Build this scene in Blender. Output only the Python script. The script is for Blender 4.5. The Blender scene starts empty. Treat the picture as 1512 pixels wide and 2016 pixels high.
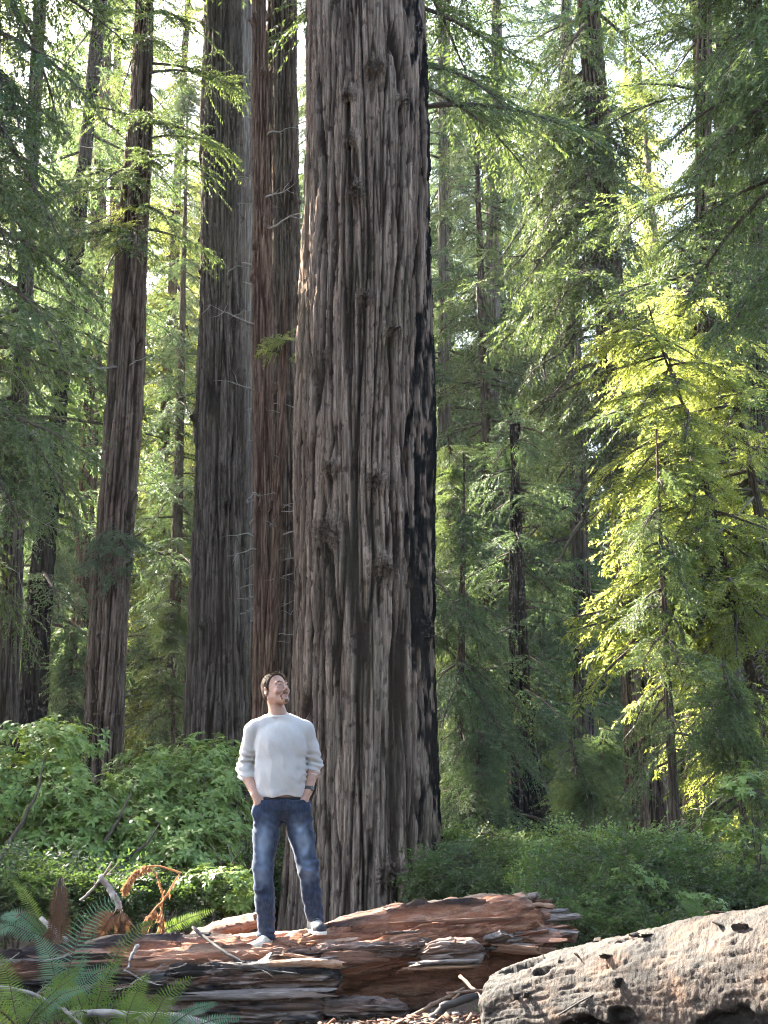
import bpy, math, random
import numpy as np
from mathutils import Vector, Matrix

# ------------------------------------------------------------------ camera, sky, sun, exposure
scene = bpy.context.scene
COL = scene.collection
R = math.radians
F_PX = 2944.0                       # focal length in photograph pixels (1512 x 2016)
PITCH = math.atan(602.0 / F_PX)
CAM = np.array([0.0, 0.0, 1.6])

cam_data = bpy.data.cameras.new('camera')
cam_data.sensor_fit = 'VERTICAL'
cam_data.sensor_height = 24.0
cam_data.lens = 24.0 * F_PX / 2016.0
cam_data.clip_end = 1000.0
camera = bpy.data.objects.new('camera', cam_data)
camera.location = CAM
camera.rotation_euler = (math.pi / 2 + PITCH, 0, 0)
COL.objects.link(camera)
scene.camera = camera

SUN_AZ = R(47.0)                    # behind the scene, to the left
SUN_EL = R(37.0)
SUN = np.array([-math.sin(SUN_AZ) * math.cos(SUN_EL), math.cos(SUN_AZ) * math.cos(SUN_EL), math.sin(SUN_EL)])

world = bpy.data.worlds.new('World')
scene.world = world
world.use_nodes = True
wn = world.node_tree
bg = wn.nodes['Background']
sky = wn.nodes.new('ShaderNodeTexSky')
sky.sky_type = 'NISHITA'
sky.sun_disc = False
sky.sun_elevation = SUN_EL
sky.sun_rotation = -SUN_AZ
sky.air_density = 0.9
sky.dust_density = 3.5
sky.ozone_density = 0.7
wn.links.new(sky.outputs[0], bg.inputs[0])
bg.inputs[1].default_value = 0.11

sun_data = bpy.data.lights.new('sun', 'SUN')
sun_data.energy = 4.6
sun_data.angle = R(0.55)
sun_data.color = (1.0, 0.92, 0.78)
sun_obj = bpy.data.objects.new('sun', sun_data)
sun_obj.rotation_euler = Vector(-SUN).to_track_quat('-Z', 'Y').to_euler()
sun_obj.location = (-20, 20, 40)
COL.objects.link(sun_obj)

scene.view_settings.view_transform = 'Standard'
scene.view_settings.look = 'None'
scene.view_settings.exposure = 3.75
scene.view_settings.gamma = 1.0
scene.view_settings.use_curve_mapping = False
scene.render.engine = 'CYCLES'
scene.cycles.use_denoising = True
scene.cycles.denoising_prefilter = 'NONE'
scene.cycles.filter_width = 1.1
scene.cycles.use_adaptive_sampling = True
scene.cycles.adaptive_threshold = 0.03
scene.cycles.max_bounces = 6
scene.cycles.diffuse_bounces = 4
scene.cycles.glossy_bounces = 2
scene.cycles.transmission_bounces = 4
scene.cycles.sample_clamp_indirect = 6.0
scene.cycles.caustics_reflective = False
scene.cycles.caustics_refractive = False

rng = np.random.default_rng(11)
rnd = random.Random(5)


def at(px, py, Y):
    """photograph pixel -> world point at depth Y"""
    a = (px - 756.0) / F_PX
    b = (1008.0 - py) / F_PX
    d = np.array([a, math.cos(PITCH) - b * math.sin(PITCH), math.sin(PITCH) + b * math.cos(PITCH)])
    return CAM + d * (Y / d[1])


def mpp(py, Y):
    """metres per photograph pixel at depth Y"""
    b = (1008.0 - py) / F_PX
    return Y / (math.cos(PITCH) - b * math.sin(PITCH)) / F_PX


# ------------------------------------------------------------------ noise
_perm = np.tile(np.random.default_rng(3).permutation(256), 3).astype(np.int32)
_grad = np.random.default_rng(4).normal(size=(256, 3)).astype(np.float32)
_grad /= np.linalg.norm(_grad, axis=1)[:, None]


def pn(x, y, z, seed=0):
    """gradient noise, about -0.7..0.7"""
    x, y, z = np.broadcast_arrays(np.float32(x), np.float32(y), np.float32(z))
    x = x + seed * 17.31
    y = y + seed * 5.17
    xi = np.floor(x).astype(np.int32)
    yi = np.floor(y).astype(np.int32)
    zi = np.floor(z).astype(np.int32)
    fx, fy, fz = x - xi, y - yi, z - zi
    u = fx * fx * fx * (fx * (fx * 6 - 15) + 10)
    v = fy * fy * fy * (fy * (fy * 6 - 15) + 10)
    w = fz * fz * fz * (fz * (fz * 6 - 15) + 10)
    xi &= 255
    yi &= 255
    zi &= 255
    out = 0
    for dx in (0, 1):
        wx = u if dx else 1 - u
        for dy in (0, 1):
            wy = v if dy else 1 - v
            for dz in (0, 1):
                wz = w if dz else 1 - w
                h = _perm[_perm[_perm[xi + dx] + yi + dy] + zi + dz]
                g = _grad[h]
                out = out + wx * wy * wz * (g[..., 0] * (fx - dx) + g[..., 1] * (fy - dy) + g[..., 2] * (fz - dz))
    return out


def sstep(a, b, x):
    t = np.clip((x - a) / (b - a), 0, 1)
    return t * t * (3 - 2 * t)


# ------------------------------------------------------------------ mesh helpers
def mesh_np(name, V, quads=None, tris=None, mats=(), matidx=None, attrs=None, smooth=True):
    me = bpy.data.meshes.new(name)
    V = np.asarray(V, np.float32)
    q = np.zeros((0, 4), np.int32) if quads is None else np.asarray(quads, np.int32).reshape(-1, 4)
    t = np.zeros((0, 3), np.int32) if tris is None else np.asarray(tris, np.int32).reshape(-1, 3)
    me.vertices.add(len(V))
    me.vertices.foreach_set('co', V.ravel())
    me.loops.add(q.size + t.size)
    me.loops.foreach_set('vertex_index', np.concatenate([q.ravel(), t.ravel()]))
    me.polygons.add(len(q) + len(t))
    me.polygons.foreach_set('loop_start', np.concatenate([np.arange(len(q)) * 4, q.size + np.arange(len(t)) * 3]).astype(np.int32))
    for m in mats:
        me.materials.append(m)
    if matidx is not None:
        me.polygons.foreach_set('material_index', np.asarray(matidx, np.int32))
    me.update(calc_edges=True)
    me.validate()
    if smooth:
        me.polygons.foreach_set('use_smooth', np.ones(len(me.polygons), bool))
    for k, a in (attrs or {}).items():
        at_ = me.attributes.new(k, 'FLOAT', 'POINT')
        at_.data.foreach_set('value', np.asarray(a, np.float32))
    return me


def link(name, me, parent=None, loc=(0, 0, 0), rot=(0, 0, 0), scale=(1, 1, 1), **props):
    o = bpy.data.objects.new(name, me)
    COL.objects.link(o)
    o.location = loc
    o.rotation_euler = rot
    o.scale = scale
    if parent is not None:
        o.parent = parent
    for k, v in props.items():
        o[k] = v
    return o


def thing(name, loc, label, category, group=None):
    o = link(name, None, None, loc)
    o['label'] = label
    o['category'] = category
    if group:
        o['group'] = group
    return o


class MB:
    """collects small pieces of geometry"""
    def __init__(self):
        self.v, self.q, self.t, self.qm, self.tm, self.n = [], [], [], [], [], 0

    def add(self, V, q=None, t=None, m=0):
        V = np.asarray(V, np.float32)
        if q is not None and len(q):
            q = np.asarray(q, np.int32).reshape(-1, 4) + self.n
            self.q.append(q)
            self.qm.append(np.full(len(q), m))
        if t is not None and len(t):
            t = np.asarray(t, np.int32).reshape(-1, 3) + self.n
            self.t.append(t)
            self.tm.append(np.full(len(t), m))
        self.v.append(V)
        self.n += len(V)

    def tube(self, P, rad, k=5, m=0, cap=True):
        P = np.asarray(P, float)
        n = len(P)
        rad = np.broadcast_to(np.asarray(rad, float), (n,))
        T = np.gradient(P, axis=0)
        T /= np.linalg.norm(T, axis=1)[:, None] + 1e-9
        ref = np.array([0, 0, 1.0]) if abs(T[0, 2]) < .8 else np.array([1.0, 0, 0])
        A = np.cross(T, ref)
        A /= np.linalg.norm(A, axis=1)[:, None] + 1e-9
        B = np.cross(T, A)
        a = np.arange(k) / k * 2 * math.pi
        V = P[:, None] + rad[:, None, None] * (np.cos(a)[None, :, None] * A[:, None] + np.sin(a)[None, :, None] * B[:, None])
        V = V.reshape(-1, 3)
        i = np.arange(n - 1)[:, None] * k
        j = np.arange(k)[None]
        q = np.stack([i + j, i + (j + 1) % k, i + k + (j + 1) % k, i + k + j], -1).reshape(-1, 4)
        t = None
        if cap:
            V = np.vstack([V, P[-1:], P[:1]])
            c1, c0 = n * k, n * k + 1
            t = [[(n - 1) * k + jj, (n - 1) * k + (jj + 1) % k, c1] for jj in range(k)] + [[(jj + 1) % k, jj, c0] for jj in range(k)]
        self.add(V, q, t, m)

    def mesh(self, name, mats, smooth=True):
        V = np.vstack(self.v)
        q = np.vstack(self.q) if self.q else None
        t = np.vstack(self.t) if self.t else None
        mi = np.concatenate((self.qm or []) + (self.tm or [])) if (self.qm or self.tm) else None
        return mesh_np(name, V, q, t, mats, mi, None, smooth)


# ------------------------------------------------------------------ material helpers
def new_mat(name):
    m = bpy.data.materials.new(name)
    m.use_nodes = True
    nt = m.node_tree
    return m, nt, nt.nodes['Principled BSDF']


def nd(nt, typ, **kw):
    n = nt.nodes.new(typ)
    for k, v in kw.items():
        if k.startswith('i_'):
            key = k[2:]
            n.inputs[int(key) if key.isdigit() else key].default_value = v
        else:
            setattr(n, k, v)
    return n


def lk(nt, a, b):
    nt.links.new(a, b)


def c4(c):
    return (c[0], c[1], c[2], 1.0)


def tex_noise(nt, scale=(1, 1, 1), nscale=5.0, detail=5.0, rough=0.6, coord='Object'):
    tc = nd(nt, 'ShaderNodeTexCoord')
    mp = nd(nt, 'ShaderNodeMapping')
    mp.inputs['Scale'].default_value = scale
    lk(nt, tc.outputs[coord], mp.inputs['Vector'])
    n = nd(nt, 'ShaderNodeTexNoise')
    n.inputs['Scale'].default_value = nscale
    n.inputs['Detail'].default_value = detail
    n.inputs['Roughness'].default_value = rough
    lk(nt, mp.outputs[0], n.inputs['Vector'])
    return n


def ramp(nt, src, stops):
    r = nd(nt, 'ShaderNodeValToRGB')
    e = r.color_ramp.elements
    while len(e) < len(stops):
        e.new(0.5)
    for i, (p, c) in enumerate(stops):
        e[i].position = p
        e[i].color = c4(c)
    lk(nt, src, r.inputs[0])
    return r


def mixc(nt, fac, a, b):
    m = nd(nt, 'ShaderNodeMix', data_type='RGBA')
    if isinstance(fac, (int, float)):
        m.inputs[0].default_value = fac
    else:
        lk(nt, fac, m.inputs[0])
    for s, i in ((a, 6), (b, 7)):
        if isinstance(s, tuple):
            m.inputs[i].default_value = c4(s)
        else:
            lk(nt, s, m.inputs[i])
    return m.outputs[2]


def attr(nt, name):
    return nd(nt, 'ShaderNodeAttribute', attribute_name=name).outputs['Fac']


def bump(nt, h, bsdf, strength=0.5, dist=0.02):
    b = nd(nt, 'ShaderNodeBump')
    b.inputs['Strength'].default_value = strength
    b.inputs['Distance'].default_value = dist
    lk(nt, h, b.inputs['Height'])
    lk(nt, b.outputs[0], bsdf.inputs['Normal'])


def bark_mat(name, outer1, outer2, inner, use_char=False, moss=0.0, vs=0.12, fine=22.0):
    m, nt, b = new_mat(name)
    n1 = tex_noise(nt, (1, 1, vs), 7.0, 6, 0.65)
    col = ramp(nt, n1.outputs[0], [(0.30, outer2), (0.52, outer1), (0.72, tuple(min(1, c * 1.25) for c in outer1))]).outputs[0]
    n3 = tex_noise(nt, (1, 1, 0.45), 16.0, 4, 0.7)
    spot = ramp(nt, n3.outputs[0], [(0.60, (0, 0, 0)), (0.68, (1, 1, 1))])
    col = mixc(nt, spot.outputs[0], col, tuple(c * 0.55 for c in outer2))
    n5 = tex_noise(nt, (1, 1, 0.05), 42.0, 3, 0.6)
    col = mixc(nt, ramp(nt, n5.outputs[0], [(0.40, (.75, .75, .75)), (0.56, (0, 0, 0))]).outputs[0], col, tuple(c * 0.5 for c in outer2))
    col = mixc(nt, attr(nt, 'fis'), col, inner)
    if moss:
        n4 = tex_noise(nt, (1, 1, 0.25), 1.6, 4, 0.6)
        mm = ramp(nt, n4.outputs[0], [(0.5, (0, 0, 0)), (0.7, (moss, moss, moss))])
        col = mixc(nt, mm.outputs[0], col, (0.085, 0.10, 0.06))
    if use_char:
        col = mixc(nt, attr(nt, 'char'), col, (0.007, 0.007, 0.008))
    lk(nt, col, b.inputs['Base Color'])
    b.inputs['Roughness'].default_value = 0.92
    b.inputs['Specular IOR Level'].default_value = 0.08
    n2 = tex_noise(nt, (1, 1, 0.16), fine, 5, 0.7)
    ad = nd(nt, 'ShaderNodeMath', operation='ADD')
    lk(nt, n2.outputs[0], ad.inputs[0])
    lk(nt, n5.outputs[0], ad.inputs[1])
    bump(nt, ad.outputs[0], b, 1.0, 0.035)
    return m


def leaf_mat(name, c1, c2, trans, tfac=0.4, rough=0.5, spec=0.35):
    m, nt, b = new_mat(name)
    oi = nd(nt, 'ShaderNodeObjectInfo')
    n = tex_noise(nt, (1, 1, 1), 2.3, 2, 0.5)
    add = nd(nt, 'ShaderNodeMath', operation='MULTIPLY_ADD')
    lk(nt, oi.outputs['Random'], add.inputs[0])
    add.inputs[1].default_value = 0.5
    sub = nd(nt, 'ShaderNodeMath', operation='MULTIPLY_ADD')
    lk(nt, n.outputs[0], sub.inputs[0])
    sub.inputs[1].default_value = 1.3
    sub.inputs[2].default_value = -0.4
    lk(nt, sub.outputs[0], add.inputs[2])
    cl = nd(nt, 'ShaderNodeClamp')
    lk(nt, add.outputs[0], cl.inputs[0])
    col = mixc(nt, cl.outputs[0], c1, c2)
    lk(nt, col, b.inputs['Base Color'])
    b.inputs['Roughness'].default_value = rough
    b.inputs['Specular IOR Level'].default_value = spec
    tr = nd(nt, 'ShaderNodeBsdfTranslucent')
    lk(nt, mixc(nt, cl.outputs[0], tuple(c * 0.75 for c in trans), trans), tr.inputs['Color'])
    ms = nd(nt, 'ShaderNodeMixShader')
    ms.inputs[0].default_value = tfac
    lk(nt, b.outputs[0], ms.inputs[1])
    lk(nt, tr.outputs[0], ms.inputs[2])
    lk(nt, ms.outputs[0], nt.nodes['Material Output'].inputs['Surface'])
    return m


def plain_mat(name, c1, c2, scale=(1, 1, 1), nscale=8.0, rough=0.85, bstr=0.4, bdist=0.01, spec=0.25):
    m, nt, b = new_mat(name)
    n = tex_noise(nt, scale, nscale, 5, 0.65)
    lk(nt, ramp(nt, n.outputs[0], [(0.32, c1), (0.68, c2)]).outputs[0], b.inputs['Base Color'])
    b.inputs['Roughness'].default_value = rough
    b.inputs['Specular IOR Level'].default_value = spec
    if bstr:
        bump(nt, n.outputs[0], b, bstr, bdist)
    return m


M = {}
M['bark_main'] = bark_mat('bark_weathered_grey_brown', (0.385, 0.286, 0.226), (0.205, 0.144, 0.110), (0.030, 0.018, 0.013), True, 0.3)
M['bark_grey'] = bark_mat('bark_dark_grey', (0.235, 0.195, 0.172), (0.130, 0.106, 0.094), (0.030, 0.020, 0.016), False, 0.4)
M['bark_brown'] = bark_mat('bark_brown', (0.255, 0.185, 0.145), (0.145, 0.102, 0.080), (0.032, 0.018, 0.013), False, 0.3)
M['bark_red'] = bark_mat('bark_red_brown', (0.255, 0.168, 0.120), (0.155, 0.098, 0.070), (0.055, 0.024, 0.015), False, 0.12)
M['bark_pale'] = bark_mat('bark_pale_grey', (0.300, 0.270, 0.255), (0.210, 0.185, 0.170), (0.12, 0.085, 0.07), False, 0.2)
M['bark_young'] = bark_mat('bark_young_conifer', (0.150, 0.115, 0.090), (0.085, 0.066, 0.052), (0.07, 0.045, 0.03), False, 0.45)
M['bark_char'] = bark_mat('bark_charred', (0.105, 0.085, 0.076), (0.050, 0.042, 0.040), (0.03, 0.02, 0.016), True, 0.2)
M['twig'] = plain_mat('twig_bark', (0.055, 0.042, 0.034), (0.105, 0.082, 0.064), nscale=12)
M['twig_pale'] = plain_mat('dead_twig', (0.20, 0.18, 0.16), (0.40, 0.37, 0.33), nscale=10)
M['leaf_dark'] = leaf_mat('needles_dark', (0.033, 0.075, 0.032), (0.080, 0.142, 0.052), (0.22, 0.30, 0.07), 0.42)
M['leaf_blue'] = leaf_mat('needles_blue_green', (0.038, 0.086, 0.050), (0.076, 0.142, 0.072), (0.19, 0.29, 0.09), 0.40)
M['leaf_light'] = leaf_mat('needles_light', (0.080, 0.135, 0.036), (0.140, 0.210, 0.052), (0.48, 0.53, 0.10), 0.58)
M['leaf_rhodo'] = leaf_mat('rhododendron_leaf', (0.058, 0.120, 0.030), (0.215, 0.310, 0.075), (0.32, 0.43, 0.07), 0.26, 0.5, 0.35)
M['leaf_shrub'] = leaf_mat('huckleberry_leaf', (0.020, 0.046, 0.022), (0.080, 0.130, 0.048), (0.16, 0.27, 0.05), 0.28, 0.6, 0.25)
M['fern'] = leaf_mat('fern_green', (0.038, 0.086, 0.024), (0.080, 0.145, 0.036), (0.26, 0.38, 0.06), 0.34)
M['fern_blue'] = leaf_mat('fern_blue_green', (0.085, 0.175, 0.110), (0.130, 0.24, 0.150), (0.16, 0.27, 0.14), 0.26)
M['dry'] = leaf_mat('dry_bracken', (0.30, 0.15, 0.075), (0.46, 0.26, 0.14), (0.55, 0.30, 0.14), 0.35, 0.8, 0.1)
M['dry_dark'] = leaf_mat('dry_brown_leaf', (0.075, 0.045, 0.032), (0.15, 0.095, 0.065), (0.16, 0.08, 0.04), 0.25, 0.8, 0.1)


# ------------------------------------------------------------------ ground
def ground_z(x, y):
    x = np.asarray(x, float)
    y = np.asarray(y, float)
    return (0.42 * np.exp(-((y - 9.0) / 2.0) ** 2) + 0.25 * pn(x / 5, y / 5, 0.3, 2) + 0.08 * pn(x / 1.1, y / 1.1, 0.7, 3)
            + 0.12 * np.exp(-((x - .52) / .55) ** 2 - ((y - 8.75) / .65) ** 2) + 0.02 * np.maximum(0, y - 40))


def build_ground():
    xs = np.concatenate([np.linspace(-160, -12, 50), np.linspace(-11.7, 11.7, 110), np.linspace(12, 160, 50)])
    ys = np.concatenate([np.linspace(-60, 5, 40), np.linspace(5.2, 24, 110), np.linspace(24.5, 220, 90)])
    X, Y = np.meshgrid(xs, ys, indexing='ij')
    Z = ground_z(X, Y) + 0.02 * pn(X / .25, Y / .25, 0, 9)
    nx, ny = X.shape
    i = np.arange(nx - 1)[:, None] * ny
    j = np.arange(ny - 1)[None]
    q = np.stack([i + j, i + ny + j, i + ny + j + 1, i + j + 1], -1).reshape(-1, 4)
    m, nt, b = new_mat('forest_floor')
    n = tex_noise(nt, (1, 1, 1), 3.0, 8, 0.7)
    n2 = tex_noise(nt, (1, 1, 1), 45.0, 4, 0.7)
    c = ramp(nt, n.outputs[0], [(0.3, (0.035, 0.022, 0.015)), (0.55, (0.075, 0.048, 0.032)), (0.75, (0.05, 0.06, 0.025))]).outputs[0]
    c = mixc(nt, ramp(nt, n2.outputs[0], [(0.5, (0, 0, 0)), (0.7, (1, 1, 1))]).outputs[0], c, (0.13, 0.075, 0.045))
    lk(nt, c, b.inputs['Base Color'])
    b.inputs['Roughness'].default_value = 0.95
    bump(nt, n2.outputs[0], b, 1.0, 0.05)
    link('ground', mesh_np('ground', np.stack([X, Y, Z], -1).reshape(-1, 3), q, mats=[m]), kind='structure')


build_ground()


# ------------------------------------------------------------------ trunks
def px_path(Y, pts, ztop, rtop=0.1):
    """points (px, py, width in px) along a trunk at depth Y -> arrays z, x, y, r"""
    P = []
    for px, py, w in pts:
        p = at(px, py, Y)
        P.append((p[2], p[0], p[1], 0.5 * w * mpp(py, Y)))
    P.sort()
    P = np.array(P)
    # extend down to the ground and up to ztop
    def extra(z, a, b, grow):
        s = (z - a[0]) / (b[0] - a[0])
        e = a + (b - a) * s
        e[0] = z
        return e
    zg = float(ground_z(P[0, 1], Y)) - 0.4
    if P[0, 0] > zg:
        e = extra(zg, P[0], P[min(1, len(P) - 1)], 1)
        e[3] = np.clip(e[3], P[0, 3], P[0, 3] * 1.25)
        P = np.vstack([e, P])
    if P[-1, 0] < ztop:
        e = extra(ztop, P[-2], P[-1], 1)
        e[3] = rtop
        e[1] = np.clip(e[1], P[-1, 1] - 1.5, P[-1, 1] + 1.5)
        P = np.vstack([P, e])
    return P


def path_at(P, z):
    return np.interp(z, P[:, 0], P[:, 1]), np.interp(z, P[:, 0], P[:, 2]), np.interp(z, P[:, 0], P[:, 3])


def bark(th, z, r0, seed, amp, S):
    warp = 0.055 * pn(np.cos(th) * r0 / .9, np.sin(th) * r0 / .9, z / 2.2, seed) + 0.014 * pn(np.cos(th) * r0 / .2, np.sin(th) * r0 / .2, z / .6, seed + 1)
    t2 = th + warp / max(r0, .15)
    X, Y = np.cos(t2) * r0 / S, np.sin(t2) * r0 / S
    z = z / S
    n1 = pn(X / .23, Y / .23, z / 5.0, seed + 2)
    f1 = 1 - sstep(0.015, .085, np.abs(n1))
    n2 = pn(X / .085, Y / .085, z / 2.6, seed + 3)
    f2 = 1 - sstep(0.01, .13, np.abs(n2))
    n3 = pn(X / .03, Y / .03, z / .28, seed + 4)
    n4 = pn(X / .55, Y / .55, z / 4.5, seed + 5)
    n5 = pn(X / .075, Y / .075, z / .15, seed + 6)
    n6 = pn(X / .045, Y / .045, z / .06, seed + 7)
    chip = sstep(.20, .27, n5)
    n7 = pn(X / .030, Y / .030, z / 1.3, seed + 8)
    f3 = 1 - sstep(0.0, .22, np.abs(n7))
    step = sstep(-.04, .04, n1) + .7 * sstep(-.05, .05, n2)                # plates stand at different levels
    d = amp * (.12 * n4 + .030 * step - .125 * f1 - .060 * f2 * (1 - f1) - .026 * f3 + .022 * n3 - .016 * chip + .010 * n6)
    fis = np.clip(f1 * 1.0 + f2 * .85 + f3 * .35 + chip * .35, 0, 1)
    return d, fis


def trunk_mesh(name, P, mat, nu, dz, zcut, seed, amp=1.0, S=1.0, flare=0.25, knots=(), char=None):
    z0, z1 = P[0, 0], P[-1, 0]
    zc = min(zcut, z1)
    zs = np.concatenate([np.arange(z0, zc, dz), np.linspace(zc, z1, max(2, int((z1 - zc) / max(dz * 12, .6)) + 2))])
    zz = np.clip(zs[:, None] + np.linspace(-.9, .9, 9)[None], z0, z1)        # smooth the polyline
    x, y, r = (a.mean(1) for a in path_at(P, zz))
    r = r * (1 + flare * np.exp(-(zs - z0 - .4) / .7))
    if P[-1, 3] < .05:
        r = r * np.clip((z1 - zs) / 1.3, .10, 1)                             # leaders end in a point
    th = np.linspace(0, 2 * math.pi, nu, endpoint=False)
    TH, Z = np.meshgrid(th, zs)
    r0 = float(np.interp(z0 + 2, zs, r))
    d, fis = bark(TH, Z, r0, seed, amp, S)
    lob = 0.05 * r0 * np.cos(TH * 5 + seed + 2 * pn(np.cos(TH), np.sin(TH), Z / 6, seed)) * np.exp(-(Z - z0) / 2.5)
    Rr = r[:, None] * np.ones_like(TH)
    for (kt, kz, kr, kh) in knots:
        dth = (np.angle(np.exp(1j * (TH - kt)))) * r0
        rr = np.sqrt(dth ** 2 + ((Z - kz) * .9) ** 2)
        ring = np.exp(-(rr / kr) ** 2)
        rough = pn(np.cos(TH) * r0 / .035, np.sin(TH) * r0 / .035, Z / .035, seed + 9)
        d = d + ring * (1.05 * kh + kh * 2.0 * rough)
        # furrow hanging below and above the knot
        tail = np.exp(-(dth / (kr * .35)) ** 2) * np.exp(-np.maximum(0, kz - Z) / .6) * (Z < kz - kr * .6)
        d = d - .06 * tail
        fis = np.clip(np.maximum(fis * (1 - ring * .5) + tail * .8, ring * (.8 + 1.0 * rough)), 0, 1)
    Rr = Rr + d + lob
    X = x[:, None] + Rr * np.cos(TH)
    Yy = y[:, None] + Rr * np.sin(TH)
    V = np.stack([X, Yy, Z], -1).reshape(-1, 3)
    n = len(zs)
    i = np.arange(n - 1)[:, None] * nu
    j = np.arange(nu)[None]
    q = np.stack([i + j, i + (j + 1) % nu, i + nu + (j + 1) % nu, i + nu + j], -1).reshape(-1, 4)
    A = {'fis': fis.ravel()}
    if char is not None:
        A['char'] = char(TH, Z).ravel()
    base = np.array([x[0], y[0], 0.0])
    base[2] = float(ground_z(x[0], y[0]))
    return mesh_np(name, V - base, q, mats=[mat], attrs=A), base


# ------------------------------------------------------------------ foliage boughs (shared source meshes)
SRC = bpy.data.collections.new('foliage_sources')     # not linked to the scene


def src_obj(me):
    o = bpy.data.objects.new(me.name, me)
    SRC.objects.link(o)
    return o


def bough_mesh(name, seed, leaf, L=2.2, pairs=26, side=0.85, sp=0.038, sl=0.085, sw=0.016, droop=0.25, hang=0.3, bare=0.12, wood='twig', gap=0.22):
    g = np.random.default_rng(seed)
    mb = MB()
    n = 12
    t = np.linspace(0, 1, n)
    wob = np.cumsum(g.normal(0, .02, n)) * L * .3
    stem = np.stack([t * L * (1 - .08 * t * t), wob, L * (0.10 * t - droop * t * t)], 1)
    mb.tube(stem, 0.013 * L * (1 - t) ** .8 + .003, 5, 0)
    ps, ds, ns, ls = [], [], [], []
    for i in range(pairs):
        for s in (-1, 1):
            tt = bare + (1 - bare) * (i + g.uniform(-.4, .4)) / pairs
            tt = min(max(tt, .02), .995)
            if g.random() < gap:
                continue
            b0 = np.array([np.interp(tt, t, stem[:, k]) for k in range(3)])
            shape = math.sin(math.pi * min(1, (tt - bare * .5) * 1.05 + .12)) ** .8
            ln = side * max(.18, shape) * g.uniform(.40, 1.30)
            ang = R(g.uniform(42, 68)) * s
            k = 6
            u = np.linspace(0, 1, k)
            bend = g.uniform(-.25, .1) * s
            dx, dy = math.cos(ang), math.sin(ang)
            lift = g.normal(0, .22)
            br = np.stack([b0[0] + ln * (dx * u + .12 * u * u), b0[1] + ln * (dy * u + bend * u * u), b0[2] + ln * (lift * u - hang * u * u) - .25 * droop * ln * u], 1)
            mb.tube(br, .0045 * (1.2 - u), 3, 0, cap=False)
            m = max(3, int(ln / sp))
            uu = np.linspace(.10, 1, m)
            pts = np.stack([np.interp(uu, u, br[:, k2]) for k2 in range(3)], 1)
            dirs = np.gradient(pts, axis=0)
            dirs /= np.linalg.norm(dirs, axis=1)[:, None] + 1e-9
            sd = np.stack([-dirs[:, 1], dirs[:, 0], np.zeros(m)], 1)
            for s2 in (-1, 1):
                a = np.radians(g.uniform(28, 62, m))[:, None]
                dd = dirs * np.cos(a) + sd * np.sin(a) * s2
                dd[:, 2] += g.normal(-.12, .34, m)
                dd /= np.linalg.norm(dd, axis=1)[:, None]
                ps.append(pts + g.normal(0, .004, (m, 3)))
                ds.append(dd)
                ls.append(sl * g.uniform(.55, 1.3, m) * (1 - .35 * uu))
                nn = np.stack([g.normal(0, .75, m), g.normal(0, .75, m), np.ones(m)], 1)
                ns.append(nn)
    p, d, nn, l = np.vstack(ps), np.vstack(ds), np.vstack(ns), np.concatenate(ls)
    w = np.cross(d, nn)
    w /= np.linalg.norm(w, axis=1)[:, None] + 1e-9
    wd = (sw * (.7 + .6 * np.random.default_rng(seed + 1).random(len(p))))[:, None]
    mid = p + d * (l * .45)[:, None]
    tip = p + d * l[:, None]
    tip[:, 2] -= l * .12
    V = np.stack([p, mid - w * wd * .5, tip, mid + w * wd * .5], 1).reshape(-1, 3)
    mb.add(V, np.arange(len(V)).reshape(-1, 4), m=1)
    return mb.mesh(name, [M[wood], M[leaf]], smooth=False)


def bough_set(prefix, leaf, k, **kw):
    return [src_obj(bough_mesh(prefix, 100 + 7 * i + len(prefix) * 13, leaf, droop=rnd.uniform(.10, .38), **kw)) for i in range(k)]


def scatter_group(name, objs):
    ng = bpy.data.node_groups.new(name, 'GeometryNodeTree')
    ng.interface.new_socket('Geometry', in_out='INPUT', socket_type='NodeSocketGeometry')
    ng.interface.new_socket('Geometry', in_out='OUTPUT', socket_type='NodeSocketGeometry')
    gi, go = ng.nodes.new('NodeGroupInput'), ng.nodes.new('NodeGroupOutput')
    jn = ng.nodes.new('GeometryNodeJoinGeometry')
    for o in objs:
        oi = ng.nodes.new('GeometryNodeObjectInfo')
        oi.inputs['Object'].default_value = o
        oi.inputs['As Instance'].default_value = False
        g2 = ng.nodes.new('GeometryNodeGeometryToInstance')
        ng.links.new(oi.outputs['Geometry'], g2.inputs[0])
        ng.links.new(g2.outputs[0], jn.inputs[0])
    ip = ng.nodes.new('GeometryNodeInstanceOnPoints')
    ip.inputs['Pick Instance'].default_value = True

    def na(nm, typ):
        a = ng.nodes.new('GeometryNodeInputNamedAttribute')
        a.data_type = typ
        a.inputs['Name'].default_value = nm
        return a.outputs['Attribute']
    er = ng.nodes.new('FunctionNodeEulerToRotation')
    ng.links.new(na('rot', 'FLOAT_VECTOR'), er.inputs[0])
    ng.links.new(gi.outputs[0], ip.inputs['Points'])
    ng.links.new(jn.outputs[0], ip.inputs['Instance'])
    ng.links.new(na('vid', 'INT'), ip.inputs['Instance Index'])
    ng.links.new(er.outputs[0], ip.inputs['Rotation'])
    ng.links.new(na('scl', 'FLOAT_VECTOR'), ip.inputs['Scale'])
    ng.links.new(ip.outputs[0], go.inputs[0])
    return ng, len(objs)


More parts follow.
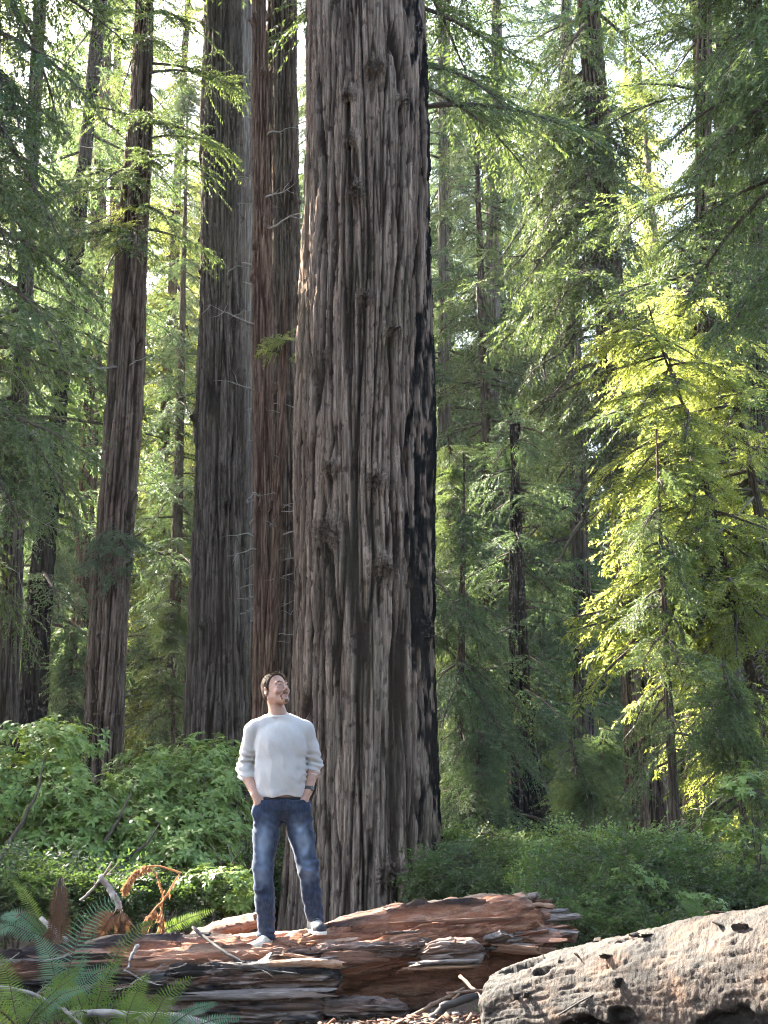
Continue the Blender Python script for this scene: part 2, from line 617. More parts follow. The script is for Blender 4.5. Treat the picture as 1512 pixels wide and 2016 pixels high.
def scatter(name, P, rot, scl, group, parent=None, **props):
    """one object whose points carry foliage pieces"""
    ng, k = group
    me = bpy.data.meshes.new(name)
    n = len(P)
    me.vertices.add(n)
    me.vertices.foreach_set('co', np.asarray(P, np.float32).ravel())
    a = me.attributes.new('rot', 'FLOAT_VECTOR', 'POINT')
    a.data.foreach_set('vector', np.asarray(rot, np.float32).ravel())
    scl = np.asarray(scl, np.float32)
    if scl.ndim == 1:
        scl = np.repeat(scl[:, None], 3, 1)
    a = me.attributes.new('scl', 'FLOAT_VECTOR', 'POINT')
    a.data.foreach_set('vector', scl.ravel())
    a = me.attributes.new('vid', 'INT', 'POINT')
    a.data.foreach_set('value', rng.integers(0, k, n).astype(np.int32))
    o = link(name, me, parent, **props)
    md = o.modifiers.new('foliage', 'NODES')
    md.node_group = ng
    return o


FINE = dict(L=2.2, pairs=26, side=0.85, sp=0.040, sl=0.095, sw=0.019)
MID = dict(L=2.6, pairs=24, side=1.0, sp=0.052, sl=0.125, sw=0.028)
FAR = dict(L=3.6, pairs=24, side=1.35, sp=0.080, sl=0.19, sw=0.050)
G_FINE = scatter_group('fine_boughs', bough_set('fine_bough', 'leaf_dark', 5, **FINE))
G_FINEB = scatter_group('fine_blue_boughs', bough_set('fine_blue_bough', 'leaf_blue', 5, **FINE))
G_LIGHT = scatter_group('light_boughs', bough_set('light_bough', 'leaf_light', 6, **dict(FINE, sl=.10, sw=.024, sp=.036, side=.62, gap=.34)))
G_MID = scatter_group('mid_boughs', bough_set('mid_bough', 'leaf_dark', 5, **MID))
G_MIDB = scatter_group('mid_blue_boughs', bough_set('mid_blue_bough', 'leaf_blue', 5, **MID))
G_FAR = scatter_group('far_boughs', bough_set('far_bough', 'leaf_dark', 5, **FAR))
G_FARL = scatter_group('far_light_boughs', bough_set('far_light_bough', 'leaf_light', 4, **FAR))
G_FARB = scatter_group('far_blue_boughs', bough_set('far_blue_bough', 'leaf_blue', 4, **FAR))
BASE_L = {id(G_FINE): 2.2, id(G_FINEB): 2.2, id(G_LIGHT): 2.2, id(G_MID): 2.6, id(G_MIDB): 2.6, id(G_FAR): 3.6, id(G_FARL): 3.6, id(G_FARB): 3.6}

# shafts of open air between the crowns through which the low sun reaches the clearing: (point, radius)
SHAFTS = []


def in_shaft(P, margin=0.0):
    bad = np.zeros(len(P), bool)
    for c, rad in SHAFTS:
        v = P - c
        s = v @ SUN
        dd = np.linalg.norm(v - s[:, None] * SUN, axis=1)
        bad |= (s > 1.0) & (dd < rad + margin)
    return bad


def crown(parent, base, P, group, n, z0, z1, L0, L1, az=None, pitch=(0, 25), seed=0, clear=True, jit=.35, avoid=None):
    """boughs from height z0 to z1 along trunk path P; length L0 at the bottom, L1 at the top"""
    g = np.random.default_rng(seed)
    z = np.sort(g.uniform(z0, z1, n))
    x, y, r = path_at(P, z)
    a = g.uniform(-math.pi, math.pi, n) if az is None else g.uniform(az[0], az[1], n)
    f = (z - z0) / max(z1 - z0, .01)
    Ln = (L0 + (L1 - L0) * f) * g.uniform(1 - jit, 1 + jit, n)
    pt = np.radians(g.uniform(pitch[0], pitch[1], n))
    pos = np.stack([x + np.cos(a) * r * .7, y + np.sin(a) * r * .7, z], 1)
    out = np.stack([np.cos(a) * np.cos(pt), np.sin(a) * np.cos(pt), -np.sin(pt)], 1)
    keep = np.ones(n, bool)
    if clear:
        for s in (.25, .6, 1.0):
            keep &= ~in_shaft(pos + out * (Ln * s)[:, None], .30 * BASE_L[id(group)])
    if avoid is not None:
        keep &= ~avoid(pos, out, Ln)
    rot = np.stack([g.normal(0, .22, n), pt, a], 1)
    scl = Ln / BASE_L[id(group)]
    scl3 = np.stack([scl, np.clip(scl, .6, 1.6), np.clip(scl, .6, 1.6)], 1)
    return scatter('crown', (pos - base)[keep], rot[keep], scl3[keep], group, parent, kind='stuff')


def dead_branches(parent, base, P, n, z0, z1, L, az, seed, mat='twig_pale', rad=.018, sub=3, up=(-.1, .5)):
    g = np.random.default_rng(seed)
    for i in range(n):
        z = g.uniform(z0, z1)
        x, y, r = path_at(P, z)
        a = g.uniform(*az)
        ln = L * g.uniform(.45, 1.2)
        d = np.array([math.cos(a), math.sin(a), g.uniform(*up)])
        k = 9
        u = np.linspace(0, 1, k)
        cur = np.cumsum(g.normal(0, .05, (k, 3)), 0) * ln
        pts = np.array([x, y, z]) - base + np.array([math.cos(a), math.sin(a), 0]) * r * .7 + ln * u[:, None] * d + cur * .6
        pts[:, 2] -= ln * .25 * u ** 2
        mb = MB()
        mb.tube(pts, rad * ln ** .5 * (1.05 - u), 5, 0)
        for s in range(g.integers(1, sub + 1)):
            t0 = g.integers(3, 8)
            dd = d + g.normal(0, .6, 3)
            dd /= np.linalg.norm(dd)
            l2 = ln * g.uniform(.15, .45)
            v = np.linspace(0, 1, 5)[:, None]
            mb.tube(pts[t0] + v * dd * l2 + np.cumsum(g.normal(0, .03, (5, 3)), 0) * l2, .45 * rad * ln ** .5 * (1.1 - v[:, 0]), 4, 0)
        link('dead_branch', mb.mesh('dead_branch', [M[mat]]), parent)


# ------------------------------------------------------------------ the trees
for c, rad in ((at(525, 1640, 10.3), .12), (at(525, 1450, 10.3), .05), (at(310, 1780, 10.4), -.05), (at(460, 1840, 10.4), -.2), (at(1500, 1830, 7.5), .4), (at(1330, 1850, 7.8), -.75),
               (at(1200, 720, 21.5), 1.6), (at(1300, 880, 21.0), 1.8), (at(1430, 1050, 21.0), 1.3), (at(1420, 1420, 20.5), .5), (at(262, 245, 23.0), .3), (at(300, 1450, 14.0), -.3)):
    SHAFTS.append((c, rad))


def tree(label, Y, pts, ztop, mat, nu=110, dz=.07, zcut=None, seed=0, amp=.8, S=1.0, flare=.25, name='redwood_tree', cat='tree', group=None, rtop=.1, **kw):
    P = px_path(Y, pts, ztop, rtop)
    if zcut is None:
        zcut = at(756, 0, Y)[2] + 1.0
    if nu >= 100 and 'knots' not in kw:
        gk = np.random.default_rng(seed + 900)
        kw['knots'] = [(gk.uniform(-math.pi, 0), gk.uniform(1.5, zcut), gk.uniform(.05, .09), gk.uniform(.04, .09)) for _ in range(16)]
    me, base = trunk_mesh('trunk', P, M[mat], nu, dz, zcut, seed, amp, S, flare, **kw)
    root = thing(name, base, label, cat, group)
    link('trunk', me, root)
    return root, base, P


# the great trunk
MAIN_Y = 20.0
main_pts = [(718, 0, 226), (720, 250, 238), (721, 500, 250), (717, 1000, 264), (718, 1400, 280), (716, 1700, 296)]
Pm = px_path(MAIN_Y, main_pts, 44, .35)


def knot(px, py, rad, h):
    p = at(px, py, MAIN_Y - .95)
    x, y, r = path_at(Pm, p[2])
    s = np.clip((p[0] - x) / r, -.97, .97)
    return (-math.pi / 2 + math.asin(s), p[2], rad, h)


main_knots = [knot(735, 130, 0.172, .10), (knot(685, 180, 0.115, .10)), knot(688, 268, 0.103, .10), knot(700, 375, 0.149, .13), knot(718, 585, 0.127, .09), knot(772, 645, 0.115, .09),
              knot(652, 918, 0.103, .10), knot(736, 945, 0.149, .10), knot(645, 1045, 0.196, .15), knot(750, 1120, 0.161, .11), knot(838, 1235, 0.149, .12), knot(770, 1720, 0.172, .10), knot(790, 185, 0.103, .08), knot(640, 690, 0.092, .07)]


def main_char(TH, Z):
    c, s = np.cos(TH), np.sin(TH)
    n = 1.2 * pn(c / .38, s / .38, Z / 1.6, 21) + 1.05 * pn(c / .13, s / .13, Z / .7, 22) + .75 * pn(c / .05, s / .05, Z / .25, 23)
    band = .10 * np.cos((Z - 7.2) / 1.9)
    return sstep(.0, .14, c - .84 + .56 * n + band + .22 * np.exp(-(Z - .2) / 1.6)) * sstep(.2, .6, c)


root, base, P = tree('massive ancient redwood trunk with gnarled knots and charred right side behind the man', MAIN_Y, main_pts, 44, 'bark_main',
                     nu=400, dz=.0225, seed=1, amp=1.0, S=1.0, flare=.10, knots=main_knots, char=main_char, rtop=.35)
crown(root, base, P, G_MID, 60, 22, 43, 3.6, 2.0, seed=31)

# dark grey redwood left of the man
root, base, P = tree('thick dark grey redwood trunk left of the man with bare twigs on its right', 26, [(438, 60, 72), (435, 500, 78), (436, 1000, 104), (428, 1450, 132)], 40, 'bark_grey',
                     nu=180, dz=.05, seed=2, amp=.8, S=.9)
dead_branches(root, base, P, 26, 4.5, 15.5, 1.2, (-.9, .5), 3, rad=.014)
crown(root, base, P, G_MID, 60, 18.5, 39, 3.2, 1.6, seed=32)
crown(root, base, P, G_FINE, 16, 12.5, 16.5, 1.4, 1.0, az=(-2.4, .4), seed=33)

root, base, P = tree('pale grey trunk in the gap beside the slim reddish trunk', 36, [(484, 200, 34), (483, 700, 42), (479, 1000, 56), (476, 1400, 66)], 44, 'bark_pale',
                     nu=70, dz=.12, seed=3, amp=.5)
crown(root, base, P, G_FAR, 70, 26, 43, 4, 2, seed=34)

root, base, P = tree('slim straight reddish brown trunk directly above the head of the man', 22.2, [(511, 0, 28), (515, 500, 36), (520, 1000, 45), (524, 1300, 52), (528, 1600, 60)], 36, 'bark_red',
                     nu=100, dz=.05, seed=4, amp=.30, S=.45, flare=.2)
crown(root, base, P, G_MID, 45, 16.5, 35, 2.6, 1.4, seed=35)
dead_branches(root, base, P, 9, 5, 14, .9, (-3.0, -.3), 5)

root, base, P = tree('dark brown redwood trunk tucked behind the left edge of the massive trunk', 26.5, [(555, 60, 56), (557, 500, 60), (560, 1000, 86), (552, 1400, 130), (548, 1650, 150)], 42, 'bark_brown',
                     nu=130, dz=.07, seed=5, amp=.75, S=.85)
crown(root, base, P, G_MID, 50, 20, 41, 3.2, 1.6, seed=36)

root, base, P = tree('thin leaning reddish sapling with a leafy tip against the massive trunk', 21.2, [(566, 540, 9), (561, 640, 13), (552, 900, 18), (539, 1200, 24), (527, 1420, 28)], 8.7, 'bark_red',
                     nu=40, dz=.06, seed=6, amp=.18, S=.3, rtop=.02, name='redwood_sapling', cat='sapling')
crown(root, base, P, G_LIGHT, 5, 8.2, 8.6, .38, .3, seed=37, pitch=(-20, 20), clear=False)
dead_branches(root, base, P, 10, 2.5, 8, .45, (-3.1, 0), 7, rad=.012)

# the leaning trunk on the left
root, base, P = tree('brown redwood trunk leaning right near the left side of the view', 24, [(284, 60, 34), (272, 300, 48), (262, 480, 60), (238, 900, 73), (218, 1200, 74), (205, 1450, 74)], 34, 'bark_brown',
                     nu=140, dz=.055, seed=7, amp=.6, S=.8)
dead_branches(root, base, P, 7, 6, 14, .8, (-3, 0), 8)
crown(root, base, P, G_FINE, 56, 11.0, 17, 1.7, 2.0, seed=38)
crown(root, base, P, G_MID, 80, 16, 33, 2.8, 1.2, seed=39)
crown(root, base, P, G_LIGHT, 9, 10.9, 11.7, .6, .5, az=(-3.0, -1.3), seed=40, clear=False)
crown(root, base, P, G_FINEB, 7, 5.4, 6.2, .7, .6, az=(-2.8, -.6), seed=41)

root, base, P = tree('grey trunk cut by the left edge of the view behind the rhododendron', 31, [(46, 650, 28), (28, 1000, 38), (14, 1400, 46)], 34, 'bark_grey', nu=72, dz=.11, seed=8, amp=.6, S=.8)
crown(root, base, P, G_MIDB, 130, 9, 33, 3.0, 1.5, seed=42)
root, base, P = tree('dark trunk just right of the grey trunk at the left edge', 35, [(108, 880, 32), (80, 1150, 48), (62, 1400, 58)], 36, 'bark_char', nu=70, dz=.12, seed=9, amp=.6, S=.8, char=lambda T, Z: .6 * np.ones_like(T))
crown(root, base, P, G_MIDB, 130, 6, 35, 3.2, 1.5, seed=43)
root, base, P = tree('reddish trunk with a sunlit left rim between the leaning trunk and the left edge', 43, [(178, 850, 34), (166, 1150, 42), (156, 1350, 48)], 40, 'bark_red', nu=70, dz=.1, seed=10, amp=.5)
crown(root, base, P, G_FAR, 110, 13, 39, 3.4, 1.6, seed=44)

# right side
root, base, P = tree('tall grey redwood leaning left with drooping limbs in the right half', 32, [(1163, 60, 38), (1180, 300, 46), (1198, 560, 56), (1240, 1150, 66), (1268, 1430, 76), (1276, 1650, 84)], 44, 'bark_brown',
                     nu=120, dz=.085, seed=11, amp=.7)
dead_branches(root, base, P, 16, 9, 18, 2.6, (1.8, 4.2), 12, mat='twig', rad=.035, up=(-1.3, -.5))
dead_branches(root, base, P, 5, 12, 17, .6, (-2.5, -.5), 13, rad=.03)
crown(root, base, P, G_MID, 60, 10, 20, 2.8, 2.6, az=(1.9, 5.0), pitch=(20, 55), seed=45)
crown(root, base, P, G_MID, 50, 20, 43, 3.0, 1.4, seed=46)

root, base, P = tree('dark conifer trunk wrapped in foliage at the upper right', 30, [(1384, 200, 24), (1405, 500, 30), (1412, 900, 40), (1402, 1400, 52)], 36, 'bark_young', nu=72, dz=.11, seed=12, amp=.5)
crown(root, base, P, G_MID, 130, 7, 35, 2.8, 1.2, seed=47)

root, base, P = tree('slender dark sapling trunk standing in front of the leaning right redwood', 19, [(1295, 900, 5), (1300, 1050, 9), (1310, 1250, 13), (1322, 1500, 18), (1336, 1720, 23)], 6.6, 'bark_young', nu=40, dz=.05, seed=13, amp=.16, S=.3, rtop=.01,
                     name='conifer_sapling', cat='sapling')
crown(root, base, P, G_FINE, 30, 2.2, 6.5, 1.0, .3, pitch=(5, 40), seed=48)
root, base, P = tree('slender straight sapling just right of the massive trunk', 22, [(914, 930, 5), (912, 1100, 10), (908, 1300, 14), (893, 1770, 21)], 7.0, 'bark_young', nu=40, dz=.05, seed=14, amp=.16, S=.3, rtop=.01,
                     name='conifer_sapling', cat='sapling')
crown(root, base, P, G_FINEB, 70, 1.6, 6.9, 1.9, .4, az=(-2.0, 2.0), pitch=(10, 45), seed=49)
root, base, P = tree('thin pole trunk high between the massive trunk and the tall leaning redwood', 37, [(942, 400, 11), (955, 780, 18), (966, 1200, 26), (972, 1500, 30)], 21, 'bark_young', nu=40, dz=.1, seed=15, amp=.2, S=.4, rtop=.02, name='conifer_tree')
crown(root, base, P, G_MID, 110, 7, 20.5, 2.6, .8, seed=50)
root, base, P = tree('charred redwood base with a wide black flare right of the slender sapling', 27, [(1016, 1120, 28), (1018, 1300, 36), (1024, 1500, 52), (1052, 1640, 96), (1060, 1720, 120)], 9.0, 'bark_char', nu=110, dz=.06, seed=16, amp=.8, rtop=.02,
                     char=lambda T, Z: sstep(-.1, .15, pn(np.cos(T) * 2, np.sin(T) * 2, Z / 1.2, 4) + .35 - .12 * Z))
crown(root, base, P, G_MIDB, 46, 3.0, 8.8, 1.9, .8, seed=51)
root, base, P = tree('pale trunk showing beside the right edge of the massive trunk', 40, [(876, 1000, 24), (878, 1400, 30), (880, 1550, 32)], 34, 'bark_pale', nu=50, dz=.12, seed=17, amp=.4)
crown(root, base, P, G_FARB, 80, 10, 33, 3.0, 1.5, seed=52)
root, base, P = tree('grey trunk in deep shade below the tall leaning redwood', 38, [(1138, 900, 30), (1146, 1200, 36), (1152, 1500, 42)], 32, 'bark_grey', nu=60, dz=.1, seed=18, amp=.5)
crown(root, base, P, G_FARB, 90, 6, 31, 3.0, 1.5, seed=53)
for i, (a, b, Y, lab) in enumerate(((1378, 1372, 27, 'dark upright trunk low on the right behind the sunlit saplings'), (1432, 1440, 33, 'grey upright trunk low at the right beside the darker one'),
                                    (966, 958, 41, 'pale trunk deep in shade behind the slender straight sapling'), (1494, 1500, 29, 'shadowed trunk against the right edge of the view'))):
    root, base, P = tree(lab, Y, [(a, 900, 34), (0.5 * (a + b), 1200, 42), (b, 1500, 50)], 30, ['bark_brown', 'bark_grey', 'bark_pale', 'bark_grey'][i], nu=60, dz=.12, seed=19 + i, amp=.6)
    crown(root, base, P, [G_MID, G_MID, G_FARB, G_MIDB][i], 90, 7, 29, 2.6, 1.3, seed=54 + i)

# sunlit arching saplings on the right
for i, (lab, Y, pts, zt) in enumerate((('sunlit arching conifer with glowing yellow green boughs on the right', 21.5, [(1262, 600, 3), (1330, 740, 6), (1372, 880, 9), (1415, 1060, 13), (1455, 1240, 17), (1512, 1450, 22), (1570, 1650, 25)], 9.0),
                                       ('second arching conifer at the right edge with sunlit bark', 22.5, [(1350, 540, 5), (1430, 720, 11), (1470, 880, 15), (1500, 1040, 18), (1545, 1250, 22), (1610, 1550, 26)], 9.8))):
    root, base, P = tree(lab, Y, pts, zt, 'bark_young', nu=50, dz=.06, seed=24 + i, amp=.2, S=.35, rtop=.01, name='conifer_tree')
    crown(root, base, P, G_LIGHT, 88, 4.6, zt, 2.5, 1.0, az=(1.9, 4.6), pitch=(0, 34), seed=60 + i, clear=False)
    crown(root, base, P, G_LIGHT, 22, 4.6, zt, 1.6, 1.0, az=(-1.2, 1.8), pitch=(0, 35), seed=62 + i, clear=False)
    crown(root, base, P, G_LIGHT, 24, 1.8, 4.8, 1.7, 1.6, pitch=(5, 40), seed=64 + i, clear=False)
    dead_branches(root, base, P, 16, 2.2, 6.5, 1.5, (2.2, 4.0), 66 + i, rad=.016, up=(-.9, -.2))

# tree hidden behind the great trunk, its boughs reach out on the right
root, base, P = tree('dark conifer behind the massive trunk with boughs reaching out to its right', 23.5, [(800, 0, 40), (806, 1000, 50), (812, 1600, 60)], 34, 'bark_young', nu=50, dz=.12, seed=27, amp=.4)
crown(root, base, P, G_FINE, 36, 7.2, 14.5, 2.5, 2.9, az=(-1.35, .9), pitch=(-5, 30), seed=68)
crown(root, base, P, G_FINE, 16, 4.5, 6.6, 2.2, 2.2, az=(-1.2, .7), pitch=(10, 45), seed=69)
crown(root, base, P, G_MID, 80, 15, 33, 2.8, 1.4, seed=70)

# near conifers whose trunks stand just outside the view
root, base, P = tree('near conifer at the left with dark boughs hanging into the view', 17, [(-95, 300, 50), (-100, 900, 60), (-105, 1500, 70)], 26, 'bark_brown', nu=70, dz=.12, seed=28, amp=.5)
crown(root, base, P, G_FINE, 48, 4.2, 14.5, 2.0, 2.4, az=(-1.5, .9), pitch=(10, 45), seed=71)
crown(root, base, P, G_MID, 50, 13, 25, 2.4, 1.3, seed=72)
dead_branches(root, base, P, 6, 4.5, 8, 1.5, (-1.2, .3), 73, mat='twig_pale', rad=.007, up=(-.5, .1))
root, base, P = tree('near conifer at the right with dark boughs hanging into the upper corner', 16, [(1650, 100, 50), (1660, 900, 62), (1665, 1500, 70)], 26, 'bark_brown', nu=70, dz=.12, seed=29, amp=.5)
crown(root, base, P, G_FINE, 34, 7.4, 12.5, 2.0, 2.2, az=(2.3, 4.2), pitch=(10, 45), seed=74)
crown(root, base, P, G_MID, 60, 12, 25, 2.8, 1.3, seed=75)

# redwoods beyond the left side of the view, in whose shade the clearing lies
for i, (x, y, h, r) in enumerate(((-9.0, 14.3, 32, .6), (-12.5, 24.0, 38, .8), (-10.5, 26, 40, .9), (-17, 23, 38, .8), (-15.5, 30, 44, .9), (-21, 27, 40, .8), (-22, 35, 44, 1.0), (-27, 32, 40, .8), (-16, 38, 46, .9), (-28, 41, 44, .9), (-34, 38, 42, .9))):
    gz = float(ground_z(x, y))
    P = np.array([(gz - .4, x, y, r * 1.15), (8, x + .1, y, r * .85), (h, x + rnd.uniform(-1, 1), y + rnd.uniform(-1, 1), .12)])
    me, base = trunk_mesh('trunk', P, M[['bark_brown', 'bark_grey'][i % 2]], 26, .5, h, 80 + i, .6)
    root = thing('redwood_tree', base, 'tall redwood standing beyond the left side of the view', 'tree', 'redwoods beyond the left side')
    link('trunk', me, root)
    crown(root, base, P, G_FAR, 250, 7.5, h - .3, 4.6, 1.8, seed=90 + i)

# unseen redwoods added behind and beside the camera to cut frontal sky light
for i, (x, y, h, r) in enumerate(((-7, -7, 30, .6), (3, -10, 36, .8), (10, -6, 32, .7), (-13, -3, 34, .7), (14, 3, 32, .7), (-3, -16, 38, .8), (9, -16, 36, .8), (-12, -13, 36, .8), (17, -9, 34, .7), (13, 11, 34, .7), (18, 18, 36, .8))):
    gz = float(ground_z(x, y))
    P = np.array([(gz - .4, x, y, r * 1.15), (8, x + .1, y, r * .85), (h, x + .3, y, .12)])
    me, base = trunk_mesh('trunk', P, M[['bark_brown', 'bark_grey'][i % 2]], 26, .5, h, 180 + i, .6)
    root = thing('redwood_tree', base, 'redwood added outside the view to cut frontal sky light', 'tree', 'unseen redwoods added to cut frontal light')
    link('trunk', me, root)
    crown(root, base, P, G_FAR, 130, 3.0, h - .3, 4.2, 1.8, seed=190 + i)

# the forest wall
far = []
g = np.random.default_rng(77)
slots = []
for Y, n in ((47, 9), (56, 11), (67, 12), (80, 13), (95, 14)):
    for k in range(n):
        slots.append(((k + g.uniform(.1, .9)) / n, Y + g.uniform(-4, 4)))
for i, (fx, y) in enumerate(slots):
    x = (fx - .5) * 2 * (.33 * y)
    h = g.uniform(26, 38) if y < 60 else g.uniform(30, 46)
    gz = float(ground_z(x, y))
    r = g.uniform(.18, .46)
    P = np.array([(gz - .4, x, y, r * 1.1), (h * .4, x + g.uniform(-.5, .5), y, r * .8), (h, x + g.uniform(-1.2, 1.2), y, .06)])
    me, base = trunk_mesh('trunk', P, M[['bark_brown', 'bark_grey', 'bark_red', 'bark_pale'][int(g.integers(0, 4))]], 18, .7, h, 120 + i, .4, 1.3)
    kd = int(g.integers(0, 4))
    side = 'left of the massive trunk' if x < -.02 * y else 'right of the massive trunk'
    far_lab = '%s %s conifer in the forest %s' % ('distant' if y < 62 else 'farthest', ['dark green', 'bluish green', 'yellow green', 'bluish green'][kd], side)
    root = thing('conifer_tree', base, far_lab, 'tree', far_lab.replace('conifer', 'conifers', 1))
    link('trunk', me, root)
    crown(root, base, P, [G_FAR, G_FARB, G_FARL, G_FARB][kd], 175, gz + 1.0, h - .2, 4.0, 1.0, seed=200 + i, clear=False)

# small conifers growing up through the undergrowth
for i, (px, Y, hgt, sp, lab) in enumerate(((1150, 19.5, 2.6, .7, 'small dark conifer left of the slender dark sapling'), (1190, 24, 3.2, .8, 'small conifer in front of the tall leaning redwood'), (1465, 17, 3.4, 1.0, 'small conifer under the arching saplings at the right'), (960, 21, 3.0, .8, 'small drooping conifer between the massive trunk and the charred base'),
                                        (1400, 24, 5.0, 1.3, 'taller young conifer in shade under the arching saplings'), (1060, 34, 7.0, 1.6, 'young conifer deep in shade behind the charred base'), (330, 30, 6.0, 1.5, 'young conifer between the leaning trunk and the dark grey trunk'), (130, 27, 5.0, 1.4, 'young conifer behind the tall rhododendron'),
                                        (1345, 35, 6.0, 1.4, 'shaded conifer behind the slender dark sapling'), (300, 44, 12.0, 2.2, 'sunlit conifer in the gap right of the leaning trunk'), (60, 40, 13.0, 2.4, 'bluish conifer far back at the left edge'), (905, 29, 9.0, 1.8, 'drooping conifer close to the right edge of the massive trunk'), (1500, 36, 15.0, 2.4, 'tall bluish conifer far back at the right edge'), (1080, 44, 17.0, 2.6, 'tall pale green conifer left of the tall leaning redwood'), (592, 40, 29.0, 2.2, 'tall conifer filling the narrow gap left of the massive trunk'), (335, 38, 22.0, 2.4, 'tall conifer filling the gap between the leaning and dark grey trunks'), (905, 46, 26.0, 2.6, 'tall conifer showing right of the massive trunk near the top'))):
    b0 = at(px, 1610, Y)
    gz = float(ground_z(b0[0], Y))
    P = np.array([(gz - .2, b0[0], Y, .03 + hgt * .008), (gz + hgt * .5, b0[0] + rnd.uniform(-.1, .1), Y, .02 + hgt * .005), (gz + hgt, b0[0] + rnd.uniform(-.2, .2), Y, .008)])
    me, base = trunk_mesh('trunk', P, M['bark_young'], 16, .15, gz + hgt, 260 + i, .1, .3)
    root = thing('conifer_sapling', base, lab, 'sapling')
    link('trunk', me, root)
    gr = [G_FINE, G_FINEB, G_FINE, G_FINEB, G_MID, G_MIDB, G_MID, G_MIDB, G_MIDB, G_FARL, G_FARB, G_MID, G_FARB, G_FARL, G_MID, G_MIDB, G_FARB][i]
    crown(root, base, P, gr, int(min(26 + hgt * 9, 200)), gz + .3, gz + hgt - .05, sp, .2, pitch=(0, 38), seed=280 + i)


# ------------------------------------------------------------------ fallen logs
def wood_mat(name):
    m, nt, b = new_mat(name)
    n1 = tex_noise(nt, (0.10, 1.2, 1.6), 9.0, 7, 0.65)
    n2 = tex_noise(nt, (0.25, 2.0, 2.5), 16.0, 6, 0.7)
    n3 = tex_noise(nt, (0.5, 1, 1), 2.4, 4, 0.6)
    red = ramp(nt, n1.outputs[0], [(0.30, (0.09, 0.035, 0.022)), (0.46, (0.25, 0.105, 0.062)), (0.60, (0.40, 0.205, 0.13)), (0.74, (0.52, 0.34, 0.24))]).outputs[0]
    gry = ramp(nt, n1.outputs[0], [(0.28, (0.045, 0.036, 0.034)), (0.50, (0.15, 0.118, 0.108)), (0.72, (0.33, 0.28, 0.26))]).outputs[0]
    mm = nd(nt, 'ShaderNodeMath', operation='ADD')
    lk(nt, ramp(nt, n3.outputs[0], [(0.50, (0, 0, 0)), (0.64, (.35, .35, .35))]).outputs[0], mm.inputs[0])
    lk(nt, attr(nt, 'grey'), mm.inputs[1])
    cl = nd(nt, 'ShaderNodeClamp')
    lk(nt, mm.outputs[0], cl.inputs[0])
    col = mixc(nt, cl.outputs[0], red, gry)
    col = mixc(nt, attr(nt, 'char'), col, (0.016, 0.016, 0.018))
    lk(nt, col, b.inputs['Base Color'])
    b.inputs['Roughness'].default_value = 0.85
    b.inputs['Specular IOR Level'].default_value = 0.25
    bump(nt, n2.outputs[0], b, 1.0, 0.02)
    return m


M['wood'] = wood_mat('splintered_redwood')
M['wood_fresh'] = plain_mat('fresh_split_wood', (0.25, 0.13, 0.082), (0.44, 0.29, 0.205), (.10, 2.2, 3), 18, .85, 1.0, .014)
M['wood_grey'] = plain_mat('weathered_split_wood', (0.06, 0.05, 0.046), (0.29, 0.245, 0.225), (.10, 2.2, 3), 18, .85, .9, .012)
M['wood_red'] = plain_mat('red_split_wood', (0.085, 0.038, 0.026), (0.27, 0.145, 0.10), (.10, 2.2, 3), 18, .85, .9, .012)
M['wood_char'] = plain_mat('charred_wood', (0.012, 0.012, 0.014), (0.10, 0.094, 0.092), (.2, 1.5, 2), 10, .75, 1.0, .015)


def loft(name, C, ry, rz, nu, nv, disp, mat, cap=0.25, extra=None):
    """log: centre line C (k,3), radii ry, rz (k); disp(u, phi, X) -> metres, masks"""
    k = len(C)
    t = np.linspace(0, 1, nv)
    tk = np.linspace(0, 1, k)
    c = np.stack([np.interp(t, tk, C[:, i]) for i in range(3)], 1)
    ax = C[-1] - C[0]
    ln = np.linalg.norm(ax)
    ax = ax / ln
    side = np.cross(ax, [0, 0, 1])
    side /= np.linalg.norm(side)
    up = np.cross(side, ax)
    ph = np.linspace(0, 2 * math.pi, nu, endpoint=False)
    T, PH = np.meshgrid(t, ph, indexing='ij')
    A = np.interp(T, tk, ry)
    B = np.interp(T, tk, rz)
    e = np.minimum(T, 1 - T) * ln
    endf = np.sqrt(np.clip(e / cap, 0, 1)) if cap else 1.0
    S = T * ln
    d, masks, dx = disp(S, PH, ln)
    ra, rb = (A + d) * endf, (B + d) * endf
    V = c[:, None] + side * (ra * np.cos(PH))[..., None] + up * (rb * np.sin(PH))[..., None] + ax * dx[..., None]
    i = np.arange(nv - 1)[:, None] * nu
    j = np.arange(nu)[None]
    q = np.stack([i + j, i + nu + j, i + nu + (j + 1) % nu, i + (j + 1) % nu], -1).reshape(-1, 4)
    base = C[len(C) // 2].copy()
    base[2] = ground_z(base[0], base[1])
    me = mesh_np(name, V.reshape(-1, 3) - base, q, mats=[mat], attrs={kk: vv.ravel() for kk, vv in masks.items()})
    return me, base, (c, side, up, ax, ln)


